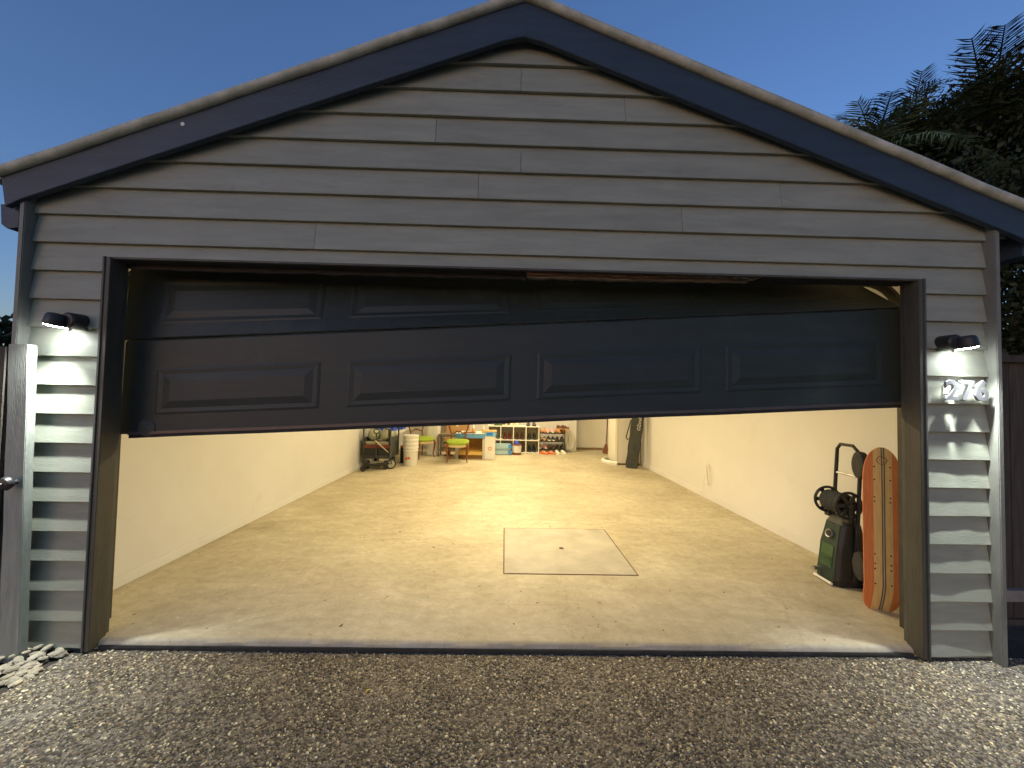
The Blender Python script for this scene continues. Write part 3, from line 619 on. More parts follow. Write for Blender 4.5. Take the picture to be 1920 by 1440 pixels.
def blob(name, mt, c, d, label, cat, seed=0, n=14, k=9, group=None, pw=.6):
    rr = random.Random(seed); rs = []
    for i in range(k + 1):
        u = -1 + 2 * i / k; r = max(.05, (1 - abs(u) ** 2.6)) ** pw
        rs.append([(math.cos(q) * d[0] / 2 * r * (1 + rr.uniform(-.07, .07)), math.sin(q) * d[1] / 2 * r * (1 + rr.uniform(-.07, .07)), u * d[2] / 2 * (1 + rr.uniform(-.04, .04))) for q in [2 * math.pi * j / n for j in range(n)]])
    o = MB().rings(rs).build(name, mt, smooth=True); o.location = c; return tag(o, label, cat, group)
M['bag'] = mat('grey_green_sack', (.36, .37, .28), .5, .2, 9, .4, 25); M['tub'] = mat('grey_green_tub', (.40, .40, .29), .45, .08, 5)
tb = thing('storage_tub', 'grey green plastic tub riding in the folding wagon', 'tub', (-2.50, 5.42, .445 - .0))
tb.location.z = .26
MB().rings([[(s * .19, -.2, 0), (s2 * .19, -.2, 0), (s2 * .19, .2, 0), (s * .19, .2, 0)] for s, s2 in ((-1, 1),)] + [[(-.225, -.235, .24), (.225, -.235, .24), (.225, .235, .24), (-.225, .235, .24)]]).build('body', M['tub'], tb, bevel=.01)
MB().box(-.232, .232, -.242, .242, .225, .245).build('rim', M['tub'], tb, bevel=.004)
blob('sack', M['bag'], (-2.625, 5.40, .625), (.24, .36, .25), 'left grey green sack bulging from the wagon', 'bag', 3)
blob('sack', M['bag'], (-2.385, 5.40, .625), (.25, .36, .25), 'right grey green sack bulging from the wagon', 'bag', 4)
hm = MB().lathe([(.001, .10), (.05, .095), (.085, .065), (.10, .01), (.10, -.03), (.09, -.035)], 18).build('helmet', M['white'], smooth=True); hm.location = (-2.60, 5.42, .79); tag(hm, 'white helmet lying on top of the sacks in the wagon', 'helmet')
# kick scooter
sc_ = thing('kick_scooter', 'dark kick scooter with grey wheel in front of white table leg', 'scooter', (-2.235, 5.22, FZ), R(35))
wl = MB().tube([(.085 * math.cos(a), 0, .098 + .085 * math.sin(a)) for a in np.linspace(0, 6.283, 29)[:-1]], .013, 8, closed=True).build('wheel', M['black'], sc_, smooth=True)
MB().lathe([(.03, -.012), (.068, -.010), (.068, .010), (.03, .012)], 22, (0, 0, .098), 'y').build('rim', M['galv'], wl, smooth=True)
for y in (-.025, .025): MB().tube([(0, y, .098), (-.03, y, .25)], .009, 8).build('fork', M['black'], sc_, smooth=True)
st = MB().tube([(-.03, 0, .24), (-.065, 0, .76)], .016, 10).build('stem', M['black'], sc_, smooth=True)
MB().tube([(-.065, -.18, .76), (-.065, .18, .76)], .014, 8).build('handlebar', M['black'], st, smooth=True)
MB().prism([(-.03, .28), (-.01, .28), (-.30, .56), (-.33, .56)], -.02, .02).build('brace', mat('beige_strap', (.5, .42, .32), .7), sc_)
MB().box(-.52, -.04, -.05, .05, .10, .125).build('deck', M['black'], sc_, bevel=.005)
MB().lathe([(.001, -.014), (.05, -.014), (.055, 0), (.05, .014), (.001, .014)], 18, (-.52, 0, .056), 'y').build('rear_wheel', M['black'], sc_, smooth=True)
# white table with blue tubs
tt = thing('white_table', 'white table with blue tubs on it behind the wagon', 'table', (-2.58, 6.35, FZ))
MB().box(-.255, .255, -.48, .75, .60, .645).build('table_top', M['cream'], tt, bevel=.004)
for x in (-.225, .232):
    for y in (-.455, .72): MB().box(x - .022, x + .022, y - .022, y + .022, 0, .5985).build('leg', M['cream'], tt, bevel=.002)
def tub(x, y, z, dx, dy, h, label):
    o = thing('plastic_tub', label, 'tub', (x, y, z), group='blue tubs on the white table')
    MB().rings([[(-dx * .44, -dy * .44, 0), (dx * .44, -dy * .44, 0), (dx * .44, dy * .44, 0), (-dx * .44, dy * .44, 0)], [(-dx / 2, -dy / 2, h), (dx / 2, -dy / 2, h), (dx / 2, dy / 2, h), (-dx / 2, dy / 2, h)]]).build('body', M['blue'], o, bevel=.008)
    MB().box(-dx * .52, dx * .52, -dy * .52, dy * .52, h - .012, h + .012).build('lid', M['blue'], o, bevel=.004)
tub(-2.60, 6.05, .634, .42, .30, .26, 'bright blue plastic tub at front of the white table'); tub(-2.50, 6.62, .634, .30, .34, .24, 'bright blue plastic tub at rear of the white table')
dark = thing('equipment_case', 'dark case with orange strip standing under the white table', 'case', (-2.14, 5.98, FZ))
MB().box(-.10, .08, -.12, .25, 0, .34).build('body', M['black'], dark, bevel=.01); MB().box(-.10, .06, -.128, -.1215, .33, .37).build('strip', mat('orange_plastic', (.65, .14, .03), .5), dark)
# buckets
def bucket(i, label):
    o = thing('bucket', label, 'bucket', (-1.975, 5.66, FZ + i * .075), group='stack of nested white buckets')
    MB().lathe([(.001, 0), (.128, 0), (.132, .006), (.150, .365), (.156, .372), (.150, .38), (.146, .372), (.126, .012), (.001, .012)], 30, cap=False).build('pail', M['white'], o, smooth=True)
    for z in (.295, .345): MB().lathe([(.1465 + (z - .3) * .05, z), (.157, z + .004), (.157, z + .010), (.1475 + (z - .3) * .05, z + .014)], 30, cap=False).build('rim_band', M['white'], o, smooth=True)
    return o
b0 = bucket(0, 'white plastic bucket with red mark, lowest of the stack')
bucket(1, 'white plastic bucket nested second from the floor in the stack'); bucket(2, 'white plastic bucket nested third from the floor in the stack'); bt = bucket(3, 'white plastic bucket on top of the nested stack')
MB().lathe([(.001, .372), (.14, .372), (.15, .376), (.158, .383), (.15, .390), (.001, .392)], 30).build('lid', M['white'], bt, smooth=True)
red = mat('red_print', (.60, .06, .04), .6)
for dx, dz, r in ((-.03, .15, .022), (.01, .17, .020), (.03, .155, .018)):
    MB().lathe([(.001, -.1425), (r, -.1415), (r, -.128)], 14, (dx - .02, 0, dz), 'y').build('print_mark', red, b0)
# chairs
def chair(x, y, rz, label):
    t = thing('dining_chair', label, 'chair', (x, y, FZ), rz, group='antique chairs with green seats')
    rs = []
    for z, s in ((.395, .96), (.41, 1.0), (.435, 1.0), (.455, .93), (.475, .72), (.488, .35)):
        rs.append([(math.copysign(abs(math.cos(a)) ** .55, math.cos(a)) * .245 * s * (1 - .07 * math.sin(a)), math.copysign(abs(math.sin(a)) ** .6, math.sin(a)) * .22 * s, z + (.018 * math.cos(2 * a) * (1 if z < .46 else .4))) for a in np.linspace(0, 6.283, 33)[:-1]])
    MB().rings(rs).build('seat', M['green'], t, smooth=True)
    rr = [[(math.copysign(abs(math.cos(a)) ** .55, math.cos(a)) * .238 * (1 - .07 * math.sin(a)), math.copysign(abs(math.sin(a)) ** .6, math.sin(a)) * .214, z + .016 * math.cos(2 * a)) for a in np.linspace(0, 6.283, 33)[:-1]] for z in (.345, .392)]
    MB().rings(rr).build('seat_rail', M['cream'] if False else mat('pale_rail', (.55, .42, .22), .5, .1, 8), t, smooth=True)
    for s in (-1, 1):
        l = MB().tube([(s * .205, -.175, .40), (s * .222, -.195, .33), (s * .215, -.185, .22), (s * .198, -.17, .10), (s * .205, -.185, .045), (s * .215, -.20, .025)], [.026, .028, .020, .014, .013, .018], 10).build('leg', M['chairwood'], t, smooth=True)
        MB().lathe([(.001, 0), (.014, .002), (.017, .012), (.012, .024), (.001, .026)], 12, (s * .215, -.20, 0)).build('castor', M['galv'], l, smooth=True)
        MB().tube([(s * .175, .19, .40), (s * .178, .205, .25), (s * .185, .235, .08), (s * .19, .255, .0)], [.018, .017, .015, .014], 8).build('leg', M['chairwood'], t, smooth=True)
        MB().tube([(s * .165, .195, .40), (s * .155, .21, .50), (s * .165, .225, .60), (s * .205, .24, .72), (s * .215, .255, .82), (s * .16, .27, .92), (s * .05, .275, .95)], [.018, .017, .016, .017, .018, .02, .02], 8).build('back_post', M['chairwood'], t, smooth=True)
    MB().tube([(-.155, .222, .58), (-.08, .225, .60), (-.04, .225, .635), (.0, .225, .62), (.04, .225, .635), (.08, .225, .60), (.155, .222, .58)], [.012, .014, .02, .024, .02, .014, .012], 8).build('carved_rail', M['chairwood'], t, smooth=True)
    return t
chair(-1.085, 6.19, R(4), 'antique chair with moss green seat facing the door'); chair(-1.965, 6.66, R(48), 'antique chair with moss green seat behind the bucket stack')
# cabinets and furniture
cb_ = thing('white_cabinet', 'tall plain white cabinet between the two green chairs', 'cabinet', (-1.79, 7.06, FZ))
MB().box(-.115, .115, -.10, .40, 0, 1.7).build('carcass', M['white'], cb_, bevel=.003); MB().box(-.113, .07, -.118, -.1015, .03, 1.68).build('door', M['white'], cb_, bevel=.003)
gs = thing('grey_stool', 'grey metal stool behind the left of the green chair', 'stool', (-1.43, 7.0, FZ))
gm = mat('taupe_metal', (.17, .155, .125), .5, .1, 8)
MB().box(-.20, .26, -.17, .17, .46, .52).build('seat', gm, gs, bevel=.006)
for x in (-.18, .24):
    for y in (-.15, .15): MB().box(x - .018, x + .018, y - .018, y + .018, 0, .4585).build('leg', gm, gs)
MB().box(-.16, .22, -.158, -.142, .14, .17).build('stretcher', gm, gs); MB().box(-.16, .22, .142, .158, .14, .17).build('stretcher', gm, gs)
fan = thing('black_stand', 'small black stand under the grey stool', 'stand', (-1.40, 6.98, FZ))
MB().lathe([(.001, 0), (.11, 0), (.11, .02), (.02, .03), (.016, .30), (.001, .30)], 16).build('pole', M['black'], fan, smooth=True); MB().tube([(-.13, 0, .30), (.13, 0, .32)], .02, 8).build('cross_arm', M['black'], fan)
def carton(name, x0, x1, y0, y1, z0, z1, mt, label, cat='box', group=None):
    o = thing(name, label, cat, ((x0 + x1) / 2, (y0 + y1) / 2, z0), group=group); dx, dy, h = (x1 - x0) / 2, (y1 - y0) / 2, z1 - z0
    MB().box(-dx, dx, -dy, dy, 0, h).build('box', mt, o, bevel=.004); MB().box(-.03, .03, -dy - .0015, dy + .0015, h * .3, h + .0015).build('tape', M['cream'], o); return o
carton('cardboard_box', -1.60, -.95, 7.62, 8.10, FZ, .50, M['card'], 'large brown cardboard box on floor behind the green chair', group='cardboard boxes at the back')
carton('cardboard_box', -1.56, -1.00, 7.64, 8.08, .502, .95, M['card'], 'brown cardboard box stacked on the larger box behind chair', group='cardboard boxes at the back')
wb = thing('work_bench', 'small workbench with blue top edge and brown panels', 'workbench', (-.85, 6.85, FZ))
MB().box(-.34, .36, -.31, .32, .55, .578).build('bench_top', M['cream'], wb, bevel=.002); MB().box(-.342, .362, -.325, -.3115, .475, .578).build('top_edge', mat('pale_blue_edge', (.15, .36, .62), .5, .12, 12), wb)
for x in (-.30, .31):
    for y in (-.28, .28): MB().box(x - .03, x + .03, y - .03, y + .03, 0, .549).build('leg', mat('pale_grey_leg', (.60, .58, .52), .6, .05, 8), wb)
MB().box(-.269, .279, .255, .27, .02, .548).build('back_panel', mat('amber_panel', (.42, .21, .035), .45, .2, 6), wb); MB().box(-.269, .279, -.27, .25, .085, .16).build('shelf_plank', mat('yellow_pine', (.75, .48, .12), .6, .1, 8), wb)
MB().box(-.269, .279, -.25, .25, .0, .084).build('plinth', mat('dark_amber', (.20, .10, .03), .6, .1, 8), wb); MB().lathe([(.001, .20), (.03, .205), (.04, .23), (.03, .25)], 14, (.17, 0, .46), 'y').build('knob', mat('orange_knob', (.8, .30, .05), .5), wb)
cu_ = thing('cutting_board', 'thin brown wooden board lying on the workbench', 'board', (-.86, 6.72, .568)); MB().box(-.16, .12, -.12, .12, 0, .018).build('plate', M['chairwood'], cu_, bevel=.004)
def bottle(x, y, z, label, c):
    o = thing('bottle', label, 'bottle', (x, y, z)); MB().lathe([(.001, 0), (.034, 0), (.036, .01), (.036, .075), (.03, .085)], 16).build('body', mat('bottle_tint', c, .4), o, smooth=True)
    MB().lathe([(.030, .085), (.032, .12), (.015, .15), (.012, .19), (.001, .19)], 16).build('cap', M['white'], o, smooth=True)
bottle(-.80, 6.70, .589, 'orange and white bottle standing on the workbench', (.75, .38, .10)); bottle(-.565, 6.68, .569, 'orange bottle at right end of the workbench', (.75, .45, .08))
wc = thing('tall_carton', 'tall white carton with red ring print beside the workbench', 'box', (-.40, 6.62, FZ))
MB().box(-.115, .115, -.11, .42, 0, .52).build('box', M['white'], wc, bevel=.004)
MB().tube([(.035 * math.cos(a), -.1115, .25 + .035 * math.sin(a)) for a in np.linspace(0, 6.283, 23)[:-1]], .009, 6, closed=True).build('print_ring', mat('pink_red_print', (.7, .22, .16), .6), wc)
bb = thing('blue_box', 'small blue and white box on top of the tall carton', 'box', (-.39, 6.63, .5115))
MB().box(-.125, .125, -.12, .32, 0, .10).build('box', mat('light_blue_card', (.22, .50, .72), .5, .1, 10), bb, bevel=.003); MB().box(-.09, .05, -.1225, -.1205, .02, .085).build('print_patch', mat('strong_blue_print', (.03, .20, .72), .5), bb)
MB().box(-.128, .128, -.123, .323, .1005, .113).build('lid', M['card'], bb)
# cube shelf
cs = thing('cube_shelf', 'white cube shelf with two rows of shoes against back wall', 'shelf', (.155, 7.72, FZ))
W2, D2 = .645, .19
for x in (-W2, -.325, -.003, .318, W2): 
    MB().box(x - .011, x + .011, -D2, D2, .0, .668).build('upright', M['cream'], cs)
xs_ = (-W2, -.325, -.003, .318, W2)
for z in (.02, .335): 
    for i in range(4): MB().box(xs_[i] + .0115, xs_[i + 1] - .0115, -D2, D2, z - .01, z + .012).build('shelf', M['cream'], cs)
MB().box(-W2 - .011, W2 + .011, -D2, D2, .6685, .692).build('top', M['cream'], cs); MB().box(-W2, W2, D2 + .0005, D2 + .006, .01, .668).build('back_panel', mat('shelf_back', (.42, .38, .27), .7, .08, 5), cs)
# shoe rack
rk = thing('shoe_rack', 'dark three tier shoe rack right of the cube shelf', 'shoe rack', (1.17, 7.94, FZ))
for x in (-.325, .325):
    for y in (-.14, .14): MB().tube([(x, y, 0), (x, y, .62)], .011, 8).build('post', M['black'], rk, smooth=True)
for z in (.10, .31, .52):
    MB().box(-.325, .325, -.15, .15, z - .008, z).build('tier', M['dgrey'], rk); MB().box(-.325, .325, -.156, -.1505, z - .03, z + .012).build('tier_edge', M['black'], rk)
# shoes
def shoe_mesh(kind):
    L_, W_ = .27, .092; secs = []; n = 10
    for i, u in enumerate((0, .06, .18, .32, .45, .58, .72, .86, .96, 1.0)):
        wd = W_ * (.55 + .45 * math.sin(math.pi * min(1, .25 + u * .62))) * (1 if u < .9 else .75 if u < .99 else .35)
        if u == 0: wd *= .8
        h = {'shoe': .085 if u < .4 else .085 - .048 * ((u - .4) / .6) ** .7, 'boot': .16 if u < .36 else max(.04, .16 - .13 * min(1, (u - .36) / .22) ** .8 + 0 - .02 * max(0, u - .58)), 'sandal': .04 + (.03 if .4 < u < .75 else 0)}[kind]
        h = max(h, .034); y = -L_ * u
        secs.append([(wd / 2 * math.cos(a) * (1 if math.sin(a) < .3 else .62), y, .012 + h * .5 + h * .5 * math.sin(a)) for a in [2 * math.pi * j / n for j in range(n)]])
    up = MB().rings(secs); sl = MB(); o2 = []
    for u in (0, .05, .2, .4, .6, .8, .94, 1.0):
        wd = W_ * .53 * (.72 + .3 * math.sin(math.pi * min(1, .2 + u * .65))) * (1 if .02 < u < .9 else .78 if u < .99 else .4); y = .006 - (L_ + .012) * u
        o2.append([(-wd, y, 0), (wd, y, 0), (wd, y, .022), (-wd, y, .022)])
    sl.rings(o2); return up, sl
SH = {}
for k in ('shoe', 'boot', 'sandal'):
    a, b = shoe_mesh(k); o1 = a.build('upper', M['black'], smooth=True); o2 = b.build('sole', M['black'])
    SH[k] = (o1.data, o2.data); bpy.data.objects.remove(o1); bpy.data.objects.remove(o2)
_mc = {}
def cm(c, rough=.6):
    if c not in _mc: _mc[c] = mat('shoe_tint', c, rough, .15, 14)
    return _mc[c]
def pair(kind, x, y, z, col, sole, where, what, rz=0, gap=.115):
    for i, nm in ((-1, 'left'), (1, 'right')):
        t = thing('boot' if kind == 'boot' else 'sandal' if kind == 'sandal' else 'shoe', f'{nm} {what} {where}', 'sandal' if kind == 'sandal' else 'boot' if kind == 'boot' else 'shoe', (x + i * gap / 2, y, z), rz + random.uniform(-.12, .12) + i * .04, group='pairs of shoes at the back wall')
        for d, nmp, cc in ((SH[kind][0], 'upper', col), (SH[kind][1], 'sole', sole)):
            key = (d.name, cc); 
            if key not in _mc: q = d.copy(); q.materials.clear(); q.materials.append(cm(cc)); _mc[key] = q
            link(nmp, _mc[key], t)
CX = [-.326, -.009, .3125, .6365]; YS = 7.72 + .12
OX, BN, DK, TN, WH, PK = (.20, .045, .03), (.12, .05, .035), (.05, .048, .04), (.55, .27, .10), (.75, .72, .62), (.78, .38, .40)
pair('boot', CX[1], YS, .335, OX, BN, 'in second cube of top row', 'oxblood ankle boot'); pair('boot', CX[2], YS, .335, BN, DK, 'in third cube of top row', 'dark brown ankle boot'); pair('boot', CX[3], YS, .335, DK, DK, 'in fourth cube of top row', 'charcoal ankle boot')
pair('shoe', CX[0] + .08, YS, .335, (.07, .12, .08), WH, 'in first cube of top row', 'dark green sneaker'); pair('boot', CX[3], YS, .020, (.03, .035, .05), DK, 'in fourth cube of bottom row', 'blue black ankle boot'); pair('boot', CX[2] + .02, YS, .020, BN, DK, 'in third cube of bottom row', 'brown boot')
ZT = .681
pair('shoe', -.03, 7.86, ZT, BN, WH, 'on top of the cube shelf', 'brown sneaker with white sole'); pair('shoe', .165, 7.86, ZT, (.70, .64, .40), WH, 'on top of the cube shelf', 'cream sneaker'); pair('shoe', .62, 7.86, ZT, (.08, .075, .09), DK, 'on right end of the cube shelf top', 'dark purple grey trainer', gap=.13)
gbx = carton('green_box', -.34, -.10, 7.60, 7.88, ZT + .0, ZT + .20, mat('dark_green_card', (.06, .12, .06), .6), 'dark green box on left end of the cube shelf top'); 
RX, RY = 1.17, 8.05
pair('shoe', RX - .24, RY, .509, TN, TN, 'on top tier of the shoe rack', 'tan leather shoe'); pair('shoe', RX - .05, RY, .509, PK, WH, 'on top tier of the shoe rack', 'pink sneaker'); pair('shoe', RX + .20, RY, .509, TN, TN, 'at right end of the rack top tier', 'tan strappy shoe', rz=.3); pair('shoe', RX + .22, RY - .02, .60, BN, TN, 'piled above the rack top tier', 'brown buckled shoe', rz=.5)
pair('shoe', RX - .24, RY, .299, (.60, .45, .25), TN, 'on middle tier of the shoe rack', 'beige slip on shoe'); pair('shoe', RX - .02, RY, .299, (.05, .055, .05), WH, 'on middle tier of the shoe rack', 'black sneaker with white sole'); pair('shoe', RX + .22, RY, .299, DK, DK, 'on middle tier of the shoe rack', 'black leather shoe')
pair('shoe', RX - .24, RY, .089, PK, WH, 'on bottom tier of the shoe rack', 'pale pink sneaker'); pair('sandal', RX - .0, RY, .089, BN, DK, 'on bottom tier of the shoe rack', 'brown sandal'); pair('shoe', RX + .22, RY, .089, DK, DK, 'on bottom tier of the shoe rack', 'dark grey shoe')
pair('shoe', 1.34, 7.70, FZ, WH, WH, 'on the floor before the shoe rack', 'white sneaker', rz=.25, gap=.14); pair('sandal', .90, 7.68, FZ, (.70, .22, .10), (.65, .20, .09), 'on floor between shelf and rack', 'orange sandal', rz=1.45, gap=.02) if False else pair('sandal', .90, 7.62, FZ, (.70, .22, .10), (.65, .20, .09), 'on floor between shelf and rack', 'orange sandal', rz=.9, gap=.17)
# shrink wrapped bottle packs, bait bucket
for i, lab in ((0, 'blue and white shrink wrapped bottle pack lying on floor'), (1, 'blue and white shrink wrapped pack on top of another pack')):
    o = thing('bottle_pack', lab, 'bottle pack', (-.10, 7.33, FZ + i * .135), R(3 * i), group='wrapped packs before the cube shelf')
    pk = MB(); 
    MB().box(-.20, .20, -.11, .11, 0, .132).build('wrap', mat('wrapped_white_blue', (.60, .68, .70), .3, .25, 7, .3, 25, col2=(.30, .55, .68)), o, bevel=.025)
    MB().box(.11, .202, -.112, .112, .02, .12).build('label_band', mat('blue_label', (.05, .25, .65), .35, .3, 9), o, bevel=.012)
bk = thing('white_tub', 'white tub with brown base and blue lid before the shelf', 'tub', (.235, 7.36, FZ))
MB().lathe([(.001, 0), (.105, 0), (.11, .06), (.001, .06)], 22).build('base', M['chairwood'], bk, smooth=True); MB().lathe([(.112, .061), (.125, .235), (.001, .235)], 22).build('body', M['white'], bk, smooth=True)
MB().lathe([(.128, .236), (.128, .262), (.001, .262)], 22).build('collar', M['chairwood'], bk, smooth=True); MB().lathe([(.055, .263), (.05, .31), (.03, .345), (.001, .345)], 18).build('cap', M['blue'], bk, smooth=True)
# hanging cord beside the rack
hc_ = MB()
for k in range(4):
    cx, ph = 1.60 + .02 * k, k * .7
    hc_.tube([(cx + .012 * math.sin(a * 2 + ph) + (.055 + .012 * k) * math.cos(a), 7.98 - .02 * k, .33 + (.29 - .015 * k) * math.sin(a) + .01 * math.sin(3 * a + ph)) for a in np.linspace(0, 6.283, 31)[:-1]], .0075, 6, closed=True)
hc_.tube([(1.60, 7.97, .62), (1.585, 8.0, .70), (1.60, 8.085, .74)], .007, 6)
tag(hc_.build('power_cord', M['cream'], smooth=True), 'cream power cord hanging in loops beside the shoe rack', 'cord')
# fridge, bag, broom, curved trim
fr = thing('fridge', 'old cream fridge with rounded door against the right wall', 'fridge', (2.40, 6.15, FZ))
MB().box(.0, .50, -.005, .62, .03, 1.55).build('cabinet', M['cream'], fr, bevel=.015)
rs = []
for z in (.06, .075, 1.50, 1.53):
    k = .92 if z in (.06, 1.53) else 1
    rs.append([(-.004, .0, z), (-.004, .615, z), (-.05 * k, .60, z), (-.085 * k, .45, z), (-.095 * k, .31, z), (-.085 * k, .16, z), (-.05 * k, .015, z)])
dd = MB().rings(rs).build('door', M['cream'], fr, smooth=True); MB().box(-.003, -.0005, .0, .615, .05, 1.54).build('gasket', M['rust'], fr)
MB().lathe([(.001, -.006), (.012, -.004), (.012, .004)], 14, (-.078, .13, .95), 'x').build('badge', mat('green_badge', (.35, .45, .05), .5), dd)
MB().box(.02, .48, .01, .6, .0, .0295).build('kick_plate', M['rust'], fr)
ct = MB(); rs = []
for i in range(13):
    a = R(-62 + i * 10.3); x, y = 2.56 - .40 * math.cos(a), 6.42 + .40 * math.sin(a); n_ = Vector((-math.cos(a), math.sin(a), 0))
    th = .035 * (1 - abs(i - 6) / 8); rs.append([tuple(Vector((x, y, z)) + n_ * d) for z, d in ((FZ + .002, -.02), (FZ + .002, th), (FZ + .05, th + .012), (FZ + .085, th * .4), (FZ + .085, -.02))])
tag(ct.rings(rs).build('curved_trim', M['cream'], smooth=True), 'cream curved plastic trim lying at the fridge foot', 'trim')
bg_ = thing('gear_bag', 'long dark grey gear bag leaning upright against the fridge', 'bag', (2.60, 5.83, FZ), rot=(0, R(6.5), R(-18)))
rs = []
for i in range(15):
    z = i / 14 * 1.42; k = 1 + .05 * math.sin(i * 1.7) - (.10 if i in (0, 14) else 0); dy = .004 * math.sin(i * 2.3)
    rs.append([(-.125 * k, -.07 + dy, z), (-.03, -.10 * k + dy, z), (.10 * k, -.09 + dy, z), (.125 * k, -.02, z), (.115 * k, .09, z), (-.11 * k, .09, z)])
bm_ = MB().rings(rs).build('body', M['dgrey'], bg_, smooth=True)
MB().tube([(-.13, -.06, 1.0), (-.165, -.075, .78), (-.185, -.08, .62), (-.155, -.07, .58), (-.128, -.06, .60)], .012, 7).build('strap', M['black'], bg_, smooth=True)
cu = bpy.data.curves.new('bag_text', 'FONT'); cu.body = 'OZtrail'; cu.size = .088; cu.extrude = .001
tmp = bpy.data.objects.new('tmp', cu); COL.objects.link(tmp); bpy.context.view_layer.update()
me = bpy.data.meshes.new_from_object(tmp.evaluated_get(bpy.context.evaluated_depsgraph_get())); bpy.data.objects.remove(tmp); me.materials.append(M['white'])
link('lettering', me, bg_, (.070, -.101, .80), (R(90), R(-90), R(4)))
br = thing('broom', 'red brown broom leaning in the corner by the fridge', 'broom', (2.60, 7.9, FZ), rot=(R(-4), R(3), 0))
MB().tube([(0, 0, .2), (.02, 0, 1.35)], .013, 8).build('handle', M['chairwood'], br, smooth=True); MB().rings([[(-.02, -.03, .24), (.02, -.03, .24), (.02, .03, .24), (-.02, .03, .24)], [(-.06, -.12, 0), (.05, -.12, 0), (.05, .12, 0), (-.06, .12, 0)]]).build('bristles', M['chairwood'], br)

# ------------------------------------------------------------------ ceiling lights that light the garage
IN_W = 55
def batten(x, y, label, k=1.0):
    t = thing('ceiling_light', label, 'ceiling light', (x, y, 2.62), group='warm ceiling battens')
    MB().box(-.6, .6, -.05, .05, -.045, -.001).build('base', M['white'], t, bevel=.004)
    MB().box(-.58, .58, -.035, .035, -.075, -.0455).build('diffuser', emit('warm_diffuser', (1.0, .80, .47), 3), t, bevel=.008)
    ld = bpy.data.lights.new('batten_glow', 'AREA'); ld.shape = 'RECTANGLE'; ld.size = 1.15; ld.size_y = .07; ld.energy = IN_W * k; ld.color = (1.0, .80, .45); ld.spread = R(180)
    lo = bpy.data.objects.new('batten_glow', ld); COL.objects.link(lo); lo.parent = t; lo.location = (0, 0, -.078)
batten(.1, 2.05, 'warm white ceiling batten light nearest the garage door', .66); batten(.1, 4.4, 'warm white ceiling batten light midway down the garage', .40); batten(.1, 6.9, 'warm white ceiling batten light near the back wall', .48)

# ------------------------------------------------------------------ trees
def frond_mesh(mt, L_=2.2, droop=1.0, seed=0, nl=46, ll=.55):
    rr = random.Random(seed); mb = MB(); pts = []
    for i in range(13):
        u = i / 12; pts.append(Vector((L_ * u * (1 - .12 * u * droop), 0, L_ * (.35 * u - .62 * droop * u * u))))
    mb.tube(pts, [.03 * (1 - .85 * i / 12) + .003 for i in range(13)], 5)
    for j in range(nl):
        u = .12 + .87 * j / (nl - 1); k = min(11, int(u * 12)); f = u * 12 - k; p = pts[k].lerp(pts[k + 1], f); tg = (pts[k + 1] - pts[k]).normalized()
        for s in (-1, 1):
            l = ll * (math.sin(math.pi * (.12 + .80 * u)) ** .7) * rr.uniform(.8, 1.15)
            d = (Vector((0, s, 0)) * rr.uniform(.75, 1) + tg * rr.uniform(.55, .9) + Vector((0, 0, rr.uniform(-.35, .25)))).normalized()
            e1 = p + d * l * .55; e2 = p + d * l + Vector((0, 0, -l * .28)); wv = tg * .017
            mb.add([p - wv * .6, p + wv * .6, e1 + wv, e2, e1 - wv], [(0, 1, 2, 4), (4, 2, 3)])
    o = mb.build('frond', mt); d = o.data; bpy.data.objects.remove(o); return d
FR = [frond_mesh(M['frond'], 2.3, .9, 1), frond_mesh(M['frond'], 2.1, 1.25, 2), frond_mesh(M['frond2'], 1.7, .8, 3, 34, .5)]
def palm(x, y, h, nf, label, var=(0, 1), sc=1.0, seed=0, elev=(-25, 75)):
    rr = random.Random(seed); t = thing('palm_tree', label, 'palm tree', (x, y, GZ), group='palms behind the garage')
    n = 14; MB().tube([(.05 * math.sin(i * .8), .03 * i / n, h * i / n) for i in range(n + 1)], [.13 - .05 * i / n + (.012 if i % 2 else 0) for i in range(n + 1)], 10).build('trunk', M['trunk'], t, smooth=True)
    for i in range(nf):
        a = 2.399 * i + rr.uniform(-.2, .2); e = R(elev[0] + (elev[1] - elev[0]) * (i + .5) / nf)
        k = sc * rr.uniform(.85, 1.12)
        link('frond', FR[var[i % len(var)]], t, (0, 0, h - .05), (rr.uniform(-.25, .25), -e, a), (k, k, k))
    return t
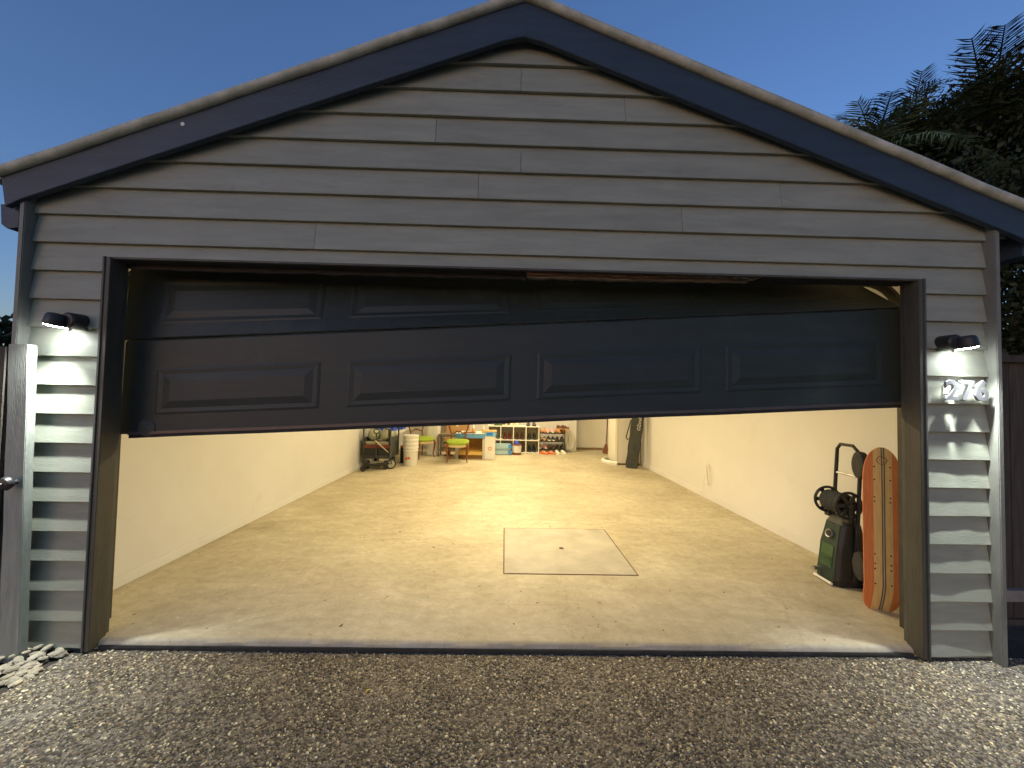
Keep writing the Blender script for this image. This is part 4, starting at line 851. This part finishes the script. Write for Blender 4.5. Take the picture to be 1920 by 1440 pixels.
def leafy(x, y, h, rx, rz, n, label, seed=0, mt='leaf', size=.13, name='dense_tree', group='leafy trees around the garage', cat='tree'):
    rr = np.random.default_rng(seed); t = thing(name, label, cat, (x, y, GZ), group=group)
    pts = [(0, 0, 0), (.06, .03, h * .3), (-.04, .05, h * .6), (.02, 0, h * .8)]
    tr = MB().tube(pts, [.15, .12, .08, .04], 8).build('trunk', M['trunk'], t, smooth=True)
    mb = MB()
    for i in range(6): a = i * 1.05; mb.tube([(0, 0, h * .4), (math.cos(a) * rx * .35, math.sin(a) * rx * .35, h * .62), (math.cos(a) * rx * .75, math.sin(a) * rx * .75, h * .78)], [.06, .04, .015], 5)
    mb.build('limbs', M['trunk'], tr)
    nc = max(10, n // 110); cc = rr.normal(0, 1, (nc, 3)); cc /= np.linalg.norm(cc, axis=1)[:, None]; cc *= rr.uniform(.45, 1.0, (nc, 1)); cc *= (rx, rx, rz)
    c = cc[rr.integers(0, nc, n)] + rr.normal(0, 1, (n, 3)) * (rx * .17, rx * .17, rz * .15); c[:, 2] += h * .72
    d = rr.normal(0, 1, (n, 3)); d /= np.linalg.norm(d, axis=1)[:, None]; e = np.cross(d, rr.normal(0, 1, (n, 3))); e /= np.linalg.norm(e, axis=1)[:, None]
    l = size * rr.uniform(.6, 1.3, (n, 1)); w_ = l * .28
    V = np.stack([c - d * l * .5, c + e * w_, c + d * l * .5, c - e * w_], 1).reshape(-1, 3); F = (np.arange(n)[:, None] * 4 + np.arange(4)[None])
    me = bpy.data.meshes.new('crown'); me.from_pydata(V.tolist(), [], F.tolist()); me.materials.append(M[mt]); link('crown', me, t)
    return t
palm(9.35, 5.0, 6.6, 26, 'tall dark palm at top right with feathery upright fronds', (0, 1), .95, 4, (-35, 78))
palm(8.1, 5.3, 6.55, 22, 'dark palm behind the right roof slope', (0, 1), .80, 9, (-30, 72))
palm(7.05, 5.1, 6.35, 15, 'small pale green palm beside the right roof slope', (2,), .85, 12, (-25, 80))
leafy(6.95, 5.2, 7.9, .62, 1.15, 16000, 'slim leafy tree just behind the right roof slope', 3, size=.085)
leafy(8.3, 5.9, 8.3, 1.35, 1.5, 44000, 'dense dark tree rising between the two tall palms', 4, size=.10)
leafy(10.1, 5.6, 8.8, 1.7, 2.0, 48000, 'broad dark tree beyond the tall palm', 5, size=.10)
leafy(5.2, 3.4, 3.6, 1.3, 1.8, 18000, 'dark shrubby tree behind the right side fence', 6, size=.09)
leafy(7.2, 3.3, 4.6, 1.2, 2.0, 26000, 'tall dark hedge tree over the right side fence', 7, size=.09)
leafy(-36, 25, 5.6, 3.2, 2.2, 2500, 'distant dark tree low beyond the left gate', 8, size=.5)
